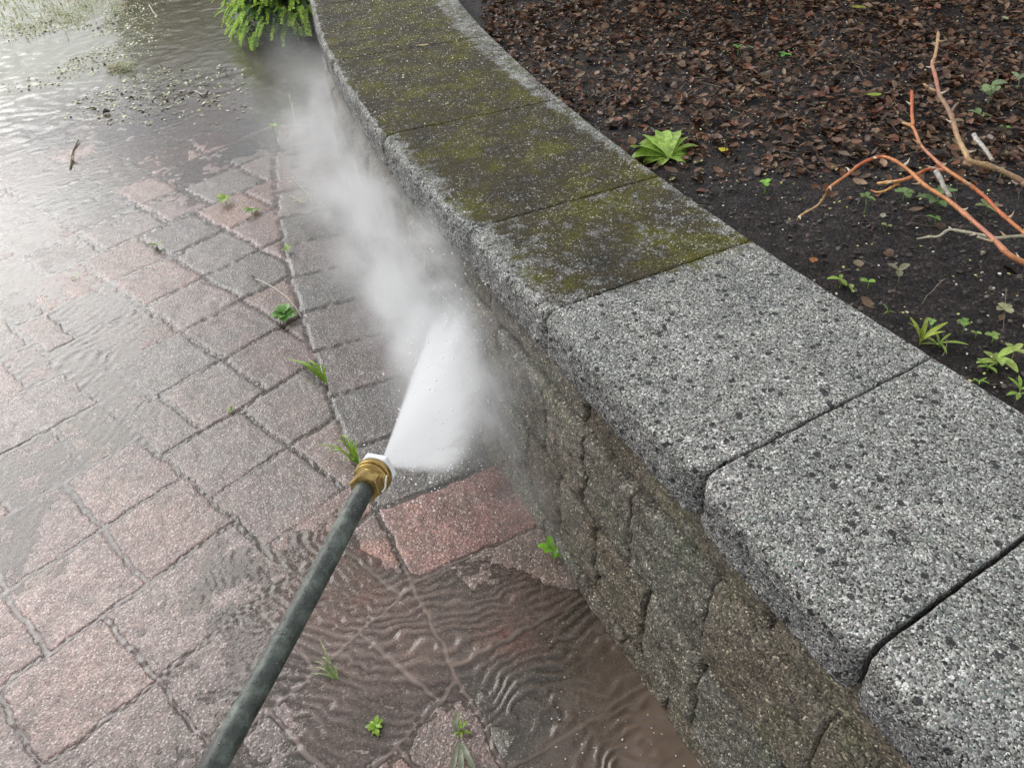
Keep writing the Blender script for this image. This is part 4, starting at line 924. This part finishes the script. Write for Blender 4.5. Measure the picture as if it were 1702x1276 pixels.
# ------------------------------------------------------------------ evergreen against the far wall
eg = thing('evergreen_shrub', 'low evergreen shrub with bright lime new shoots against the far wall', 'shrub', (-1.22, 5.6, 0))
mb = MB(); mbi = MB(); random.seed(12)
def shoot(mb, base, d, L, col):
    d = np.array(d, float); d /= np.linalg.norm(d); n_ = 9; P = []; p = np.array(base, float); dd = d.copy()
    for k in range(n_ + 1):
        P.append(p.copy()); p = p + dd * L / n_; dd = dd + np.array([0, 0, -.085]); dd /= np.linalg.norm(dd)
    tube(mb, P, np.linspace(.004, .0015, len(P)), 4, tuple(v * .8 for v in col))
    for k in range(n_):
        for sgn in (-1, 1):
            for up in (0.0, .55):
                T = P[k + 1] - P[k]; T /= np.linalg.norm(T); S = np.cross(T, [0, 0, 1.]); S /= (np.linalg.norm(S) + 1e-6); U = np.cross(S, T)
                q = P[k] + T * random.uniform(0, L / n_); nl = .023 * (1 - .55 * (k / n_)) * random.uniform(.8, 1.15)
                v = S * sgn + T * .75 + U * (up + .1); v /= np.linalg.norm(v); wdv = T * .0050
                c = tuple(x * random.uniform(.8, 1.2) for x in col)
                mb.add([q - wdv, q + wdv, q + v * nl + wdv * .3 - np.array([0, 0, nl * .12]), q + v * nl - wdv * .3 - np.array([0, 0, nl * .12])], [(0, 1, 2, 3)], c)
cen = np.array([-1.22, 5.74, .0])
for k in range(760):
    a = random.uniform(0, 6.283); e = random.uniform(-.05, 1.25); r = random.uniform(.88, 1.04)
    bump_ = 1 + .14 * math.sin(a * 5) + .1 * math.sin(a * 9 + e * 6)
    d = np.array([math.cos(a) * math.cos(e), math.sin(a) * math.cos(e), math.sin(e)])
    p = cen + d * np.array([.42, .46, .52]) * r * bump_ + np.array([0, 0, .12])
    if math.hypot(p[0] - CX, p[1] - CY) < 10.36: continue
    lime = random.random(); col = (.50, .74, .08) if lime < .55 else ((.62, .84, .14) if lime < .84 else (.12, .26, .05))
    dirs = d * .8 + np.array([random.gauss(0, .3), random.gauss(-.25, .3), random.gauss(-.45, .25)])
    shoot(mb, p, dirs, random.uniform(.08, .125), col)
for k in range(2600):
    a = random.uniform(0, 6.283); e = random.uniform(-.15, 1.3); r = random.uniform(.45, .96)
    d = np.array([math.cos(a) * math.cos(e), math.sin(a) * math.cos(e), math.sin(e)]); p = cen + d * np.array([.42, .46, .52]) * r + np.array([0, 0, .12])
    if math.hypot(p[0] - CX, p[1] - CY) < 10.36: continue
    blade(mbi, arc(tuple(p), random.uniform(0, 6.28), random.uniform(.06, .11), random.uniform(-.6, .4), .8, 3), .03, tuple(v * random.uniform(.6, 1.3) for v in (.05, .13, .025)), 'leaf')
for k in range(14):
    a = random.uniform(0, 6.283); e = random.uniform(.1, 1.2); d = np.array([math.cos(a) * math.cos(e), math.sin(a) * math.cos(e), math.sin(e)])
    tube(mbi, [cen, cen + d * .25 + np.array([0, 0, .05]), cen + d * .5], [.014, .009, .004], 5, (.09, .06, .04))
mb.build('new_shoots', M_leaf, eg); mbi.build('inner_foliage', M_leaf, eg)
# dark bush behind the far end of the wall
bs = thing('dark_bush', 'dark green leafy bush overhanging the back of the soil bed', 'shrub', (1.3, 4.1, .58))
mb = MB(); random.seed(14); BC = [(.34, 4.02), (.8, 4.1), (1.3, 4.0), (1.8, 3.85), (2.35, 3.7), (2.9, 3.5), (1.0, 4.5), (1.9, 4.4), (2.7, 4.1)]
for k in range(6500):
    bx, by = random.choice(BC)
    a = random.uniform(0, 6.283); e = random.uniform(-.6, 1.4); r = random.uniform(.3, 1.0) ** .4
    d = np.array([math.cos(a) * math.cos(e), math.sin(a) * math.cos(e), math.sin(e)]); p = np.array([bx, by, 1.0]) + d * np.array([.42, .36, .38]) * r
    if p[2] < .62: continue
    blade(mb, arc(tuple(p), random.uniform(0, 6.28), random.uniform(.05, .09), random.uniform(-.5, .6), .8, 3), .034, tuple(v * random.uniform(.6, 1.4) for v in (.05, .15, .03)), 'leaf')
mb.build('foliage', M_leaf, bs); mb = MB()
for bx, by in BC:
    for k in range(4):
        a = k * 1.6 + bx; tube(mb, [(bx, by, .57), (bx + .12 * math.cos(a), by + .12 * math.sin(a), .85), (bx + .28 * math.cos(a), by + .28 * math.sin(a), 1.15)], [.012, .008, .004], 5, (.08, .055, .04))
mb.build('stem', M_twig, bs)

hg = thing('added_reflection_hedge', 'tall dark green hedge added unseen beyond the yard to darken the water reflections', 'hedge', (0, 13, 0))  # unseen hedge, added to give the water its dark reflections
rg = np.random.default_rng(5); n = 26000
hx_ = rg.uniform(-5.2, 9, n); dens = rg.random(n); hy_ = 12.2 + 1.6 * rg.random(n) + .5 * fbm(hx_ * .8, hx_ * 0, 5, 3); hh_ = (2.3 + 1.0 * fbm(hx_ * .5, hx_ * 0, 6, 3)) * rg.random(n) ** .8
cc = np.array([(.035, .075, .02), (.05, .10, .025), (.07, .13, .03), (.03, .06, .02)])[rg.integers(0, 4, n)] * rg.uniform(.6, 1.3, n)[:, None]
o = scatter_mesh('foliage', np.c_[hx_, hy_, hh_], rg.uniform(0, 6.28, n), rg.normal(0, 1.0, n), rg.uniform(.14, .30, n), cc, leaf_t(.3, .2, .6), M_leaf, rg.normal(0, .8, n)); o.parent = hg; o.matrix_parent_inverse = Matrix.Translation(-Vector(hg.location))
mb = MB()
for k in range(14): tube(mb, [(-4.9 + k, 13, 0), (-4.8 + k, 13.1, 1.2), (-4.9 + k, 13, 2.2)], [.07, .05, .02], 6, (.08, .055, .04))
mb.build('stem', M_twig, hg)

# ------------------------------------------------------------------ pressure washer wand
wnd = thing('spray_wand', 'dark speckled pressure washer wand with brass coupling and white nozzle', 'pressure washer', at(500, 1010, .48))
p0 = at(250, 1460, .33); p1 = at(345, 1290, .405); p2 = at(490, 1030, .478); p3 = at(606, 812, .560); p4 = at(638, 764, .597)
ax = p4 - p3; ax /= np.linalg.norm(ax)
d = Nd('wet_rubber'); p = d.pos(); v = d.voro(p, 420); spc = d.n('SeparateColor'); d.set(spc.inputs[0], v.outputs['Color'])
cl = d.ramp(d.noise(p, 60, 5, .65), [(.34, (.012, .016, .013)), (.5, (.040, .050, .040)), (.66, (.12, .14, .115))])
spk = d.math('MULTIPLY', d.ramp(spc.outputs[0], [(0, 0.0), (.80, 1.0)], 'CONSTANT'), d.ramp(v.outputs['Distance'], [(.22, 1.0), (.42, 0.0)]))
cl = d.mix(d.math('MULTIPLY', spk, d.ramp(d.noise(p, 35, 3), [(.4, .1), (.65, .8)])), cl, (.36, .38, .33, 1))
d.bsdf(Base_Color=cl, Roughness=d.ramp(d.noise(p, 90, 3), [(.3, .32), (.7, .6)]), Normal=d.bump(d.math('ADD', d.noise(p, 140, 5, .7), d.math('MULTIPLY', spk, 1.2)), .9, .0022), Coat_Weight=.2, Coat_Roughness=.15)
M_rub = d.m
mb = MB(); tube(mb, smooth_path([p0, p1, p2, p3], 14), .0072, 28, (1, 1, 1)); mb.build('wand_tube', M_rub, wnd)
d = Nd('brass'); p = d.pos(); cb = d.ramp(d.noise(p, 120, 5, .65), [(.3, (.20, .13, .045)), (.55, (.42, .29, .10)), (.75, (.55, .42, .19))])
d.bsdf(Base_Color=cb, Metallic=.85, Roughness=d.ramp(d.noise(p, 200, 3), [(.3, .22), (.7, .45)]), Normal=d.bump(d.noise(p, 300, 3), .25, .0006)); M_br = d.m
d = Nd('white_nozzle_plastic'); p = d.pos(); d.bsdf(Base_Color=d.ramp(d.noise(p, 90, 3), [(.3, (.72, .72, .70)), (.7, (.82, .82, .81))]), Roughness=.35, Subsurface_Weight=.1, Subsurface_Radius=(.002, .002, .002), Normal=d.bump(d.noise(p, 250, 2), .15, .0005)); M_wh = d.m
Nx = np.cross(ax, [0, 0, 1.]); Nx /= np.linalg.norm(Nx); Ny = np.cross(Nx, ax)
def lathe(mb, base, prof, n=40, hexa=False, rot=0.0):
    """prof: (distance along the axis, radius); hexa rounds the section to a hexagon"""
    V = []
    for s_, r in prof:
        for j in range(n):
            a = 2 * math.pi * j / n
            rr3 = r
            if hexa:
                q = (a + rot) % (math.pi / 3) - math.pi / 6; rr3 = min(r * .866 / math.cos(q), r * .975)
            V.append(base + ax * s_ + (Nx * math.cos(a) + Ny * math.sin(a)) * rr3)
    F = [tuple(f) for f in grid_faces(len(prof), n, True)]; V += [base + ax * prof[0][0], base + ax * prof[-1][0]]; a, b = len(V) - 2, len(V) - 1
    for j in range(n): F.append((a, (j + 1) % n, j)); F.append((b, (len(prof) - 1) * n + j, (len(prof) - 1) * n + (j + 1) % n))
    mb.add(V, F)
def cham(s0, s1, r, c=.0009): return [(s0, r - c * 2), (s0, r - c), (s0 + c, r), (s1 - c, r), (s1, r - c), (s1, r - c * 2)]
def crisp(prof, e=.00012):
    """doubles every corner so the turned edges stay sharp under smooth shading"""
    out = [prof[0]]
    for k in range(1, len(prof) - 1):
        a_, b_, c_ = np.array(prof[k - 1]), np.array(prof[k]), np.array(prof[k + 1])
        out += [tuple(b_ + (a_ - b_) / max(np.linalg.norm(a_ - b_), 1e-9) * e), tuple(b_ + (c_ - b_) / max(np.linalg.norm(c_ - b_), 1e-9) * e)]
    return out + [prof[-1]]
mb = MB(); lathe(mb, p3, cham(-.001, .0085, .0118), 60, True, R_(18)); mb.build('brass_hex_nut', M_br, wnd, False)
mb = MB(); lathe(mb, p3, crisp([(.008, .0080), (.008, .0098), (.0112, .0098), (.0112, .0124), (.0118, .0130), (.0128, .0130), (.0134, .0124), (.0134, .0112), (.0152, .0112), (.0152, .0130), (.0158, .0136), (.0200, .0136), (.0206, .0130), (.0206, .005)]), 64); mb.build('brass_collar', M_br, wnd)
mb = MB(); lathe(mb, p3, cham(.0208, .0275, .0150, .0009), 60, True, R_(6)); lathe(mb, p3, [(.0284, .004), (.0284, .0085), (.0305, .0080), (.0310, .0070), (.0310, .0018)], 32); mb.build('white_nozzle', M_wh, wnd, False)
mb = MB(); cp = smooth_path([p3 + ax * .0005 + Nx * .0122 - Ny * .002, p3 + ax * .004 + Nx * .0136 - Ny * .0005, p3 + ax * .0075 + Nx * .0130 + Ny * .002, p3 + ax * .013 + Nx * .0122 + Ny * .0045], 6)
tube(mb, cp, .00075, 6, (.62, .58, .46)); mb.build('retaining_clip', M_twig, wnd)
TIP = p3 + ax * .0315

# ------------------------------------------------------------------ the spray: a fan of droplets and drifting mist
jet = thing('water_spray', 'white fan of pressurised water and mist leaving the nozzle towards the wall base', 'water spray', TIP)
jet['kind'] = 'stuff'
def cone_spray(name, target, side, half_x, half_y, k_, end_fade, noise_s, noise_amt, L=None, soft=.35, start=.0):
    a = np.array(target) - TIP; L = L or np.linalg.norm(a); a = a / np.linalg.norm(a)
    sx_ = np.array(side, float); sx_ = sx_ - a * (sx_ @ a); sx_ /= np.linalg.norm(sx_); sy_ = np.cross(a, sx_)
    V = []; n_ = 24; S_ = [0.0, .15, .5, 1.0]
    for s_ in S_:
        for j in range(n_):
            t_ = 2 * math.pi * j / n_; V.append((( .0015 + s_ * L * math.tan(half_x) * 1.03) * math.cos(t_), (.0015 + s_ * L * math.tan(half_y) * 1.03) * math.sin(t_), s_ * L))
    F = [tuple(f) for f in grid_faces(len(S_), n_, True)]; F.append(tuple(range(n_ - 1, -1, -1))); F.append(tuple((len(S_) - 1) * n_ + j for j in range(n_)))
    d = Nd(name); tc = d.n('TexCoord').outputs['Object']; sp = d.n('SeparateXYZ'); d.set(sp.inputs[0], tc)
    zz_ = d.math('MAXIMUM', sp.outputs[2], .01)
    nx_ = d.math('DIVIDE', sp.outputs[0], d.math('MULTIPLY', zz_, math.tan(half_x))); ny_ = d.math('DIVIDE', sp.outputs[1], d.math('MULTIPLY', zz_, math.tan(half_y)))
    r2_ = d.math('SQRT', d.math('ADD', d.math('MULTIPLY', nx_, nx_), d.math('MULTIPLY', ny_, ny_)))
    nz = d.noise(tc, noise_s, 4, .6)
    cv = d.n('CombineXYZ'); d.set(cv.inputs[0], d.math('MULTIPLY', nx_, 7.0)); d.set(cv.inputs[1], d.math('MULTIPLY', ny_, 3.0)); d.set(cv.inputs[2], d.math('MULTIPLY', zz_, 2.2))
    stk = d.ramp(d.noise(cv.outputs[0], 1.0, 4, .6), [(.32, .30), (.5, .8), (.68, 1.9)])
    r3_ = d.math('ADD', r2_, d.math('MULTIPLY', d.math('SUBTRACT', nz, .5), noise_amt))
    eg_ = d.ramp(r3_, [(1 - soft, 1.0), (1.0, 0.0)]) if soft < 1 else d.ramp(r3_, [(0, 1.0), (1.0, 0.0)])
    fd = d.ramp(d.math('DIVIDE', zz_, L), [(end_fade, 1.0), (1.0, 0.0)])
    den = d.math('MULTIPLY', d.math('MULTIPLY', d.math('DIVIDE', k_, d.math('ADD', zz_, .02)), eg_), d.math('MULTIPLY', fd, stk))
    vol = d.n('VolumePrincipled'); vol.inputs['Color'].default_value = (.995, .997, 1.0, 1); vol.inputs['Anisotropy'].default_value = .0; d.set(vol.inputs['Density'], den)
    d.t.links.new(vol.outputs[0], d.out.inputs['Volume']); d.m.cycles.volume_step_rate = .35
    ob = outward(mesh_obj(name, np.array(V), F, d.m, None, False)); ob.parent = jet
    Mx = Matrix([[sx_[i], sy_[i], a[i], TIP[i]] for i in range(3)] + [[0, 0, 0, 1]]); ob.matrix_parent_inverse = Matrix.Translation(-Vector(jet.location)); ob.matrix_basis = Mx
    return ob
Pa = cyl(772, 440, 10.32); Pb = gp(775, 800, .02)
ua = (Pa - TIP) / np.linalg.norm(Pa - TIP); ub = (Pb - TIP) / np.linalg.norm(Pb - TIP)
mid = ua + ub; mid /= np.linalg.norm(mid); hx = math.acos(float(ua @ ub)) / 2
cone_spray('spray_fan', TIP + mid * 1.0, ua - ub, hx * 1.0, R_(3.9), 6.0, .40, 6.0, .28, L=1.0, soft=.24)
Pc = gp(752, 470, .18)
cone_spray('jet_core', Pc, ua - ub, R_(.45), R_(.45), 14.0, .3, 14, .3, L=.85, soft=.8)

rd = np.random.default_rng(3); nd_ = 520
ud = mid[None, :] + (ua - ub)[None, :] * rd.uniform(-.62, .62, nd_)[:, None] + rd.normal(0, .055, (nd_, 3)); tt_ = rd.uniform(.25, 1.15, nd_)
PD = TIP + ud * tt_[:, None]; PD = PD[(PD[:, 2] > .02) & (np.hypot(PD[:, 0] - CX, PD[:, 1] - CY) > 10.34)]; sz = rd.uniform(.0006, .0017, len(PD))
OV = np.array([(1, 0, 0), (-1, 0, 0), (0, 1, 0), (0, -1, 0), (0, 0, 1.3), (0, 0, -1.3)]); OF = np.array([(0, 2, 4), (2, 1, 4), (1, 3, 4), (3, 0, 4), (2, 0, 5), (1, 2, 5), (3, 1, 5), (0, 3, 5)])
d = Nd('droplet'); d.bsdf(Base_Color=(.95, .96, .97, 1), Roughness=.4)
dro = mesh_obj('droplets', (PD[:, None] + OV[None] * sz[:, None, None]).reshape(-1, 3), (OF[None] + (np.arange(len(PD)) * 6)[:, None, None]).reshape(-1, 3), d.m, jet)
dro['kind'] = 'stuff'

# mist rolling along the foot of the wall
d = Nd('drifting_mist'); p = d.pos(); sp = d.n('SeparateXYZ'); d.set(sp.inputs[0], p)
dx_ = d.math('SUBTRACT', sp.outputs[0], CX); dy_ = d.math('SUBTRACT', sp.outputs[1], CY)
rh_ = d.math('SQRT', d.math('ADD', d.math('MULTIPLY', dx_, dx_), d.math('MULTIPLY', dy_, dy_)))
an_ = d.math('DIVIDE', d.math('ADD', d.math('MULTIPLY', d.math('ARCTAN2', dy_, dx_), 180 / math.pi), 172.0), 20.0)   # 0 at 188 deg, 1 at 208 deg
def a_(deg): return (deg - 188) / 20
f_ = d.ramp(an_, [(a_(188.5), 0.0), (a_(191), .13), (a_(196), .22), (a_(199.2), .42), (a_(201.2), .85), (a_(202.4), .5), (a_(203.4), .12), (a_(204.6), .03), (a_(205.6), 0.0)])
w_ = d.ramp(an_, [(a_(188), .26), (a_(195), .15), (a_(200), .095), (a_(202.3), .10), (a_(205), .08)])
q_ = d.math('DIVIDE', d.math('SUBTRACT', rh_, 10.33), w_); g_ = d.math('EXPONENT', d.math('MULTIPLY', d.math('MULTIPLY', q_, q_), -1.0))
hz_ = d.math('DIVIDE', d.math('SUBTRACT', sp.outputs[2], .24), .24); gh = d.math('EXPONENT', d.math('MULTIPLY', d.math('MULTIPLY', hz_, hz_), -1.0))
nz = d.noise(p, 5.5, 5, .62, .6); nf_ = d.ramp(nz, [(.38, .03), (.5, .65), (.64, 2.4)])
den = d.math('MULTIPLY', d.math('MULTIPLY', d.math('MULTIPLY', f_, g_), d.math('MULTIPLY', gh, nf_)), 15.0)
vol = d.n('VolumePrincipled'); vol.inputs['Color'].default_value = (.99, .995, 1.0, 1); d.set(vol.inputs['Density'], den)
d.t.links.new(vol.outputs[0], d.out.inputs['Volume']); d.m.cycles.volume_step_rate = .25
am = np.linspace(188.6, 205.8, 40); V = []
for a in am:
    ro_ = float(np.interp(a, [188, 196, 201, 206], [11.25, 11.0, 10.78, 10.6]))
    for r_, z_ in ((10.275, .006), (ro_, .006), (ro_, .62), (10.275, .62)):
        V.append(pol(r_, a, z_))
F = [tuple(f) for f in grid_faces(len(am), 4, True)] + [(0, 1, 2, 3), tuple(len(V) - 4 + k for k in (3, 2, 1, 0))]
mist = outward(mesh_obj('mist', np.array(V), F, d.m, None, False))
tag(mist, 'grey white mist drifting back along the foot of the curved wall', 'mist', kind='stuff')
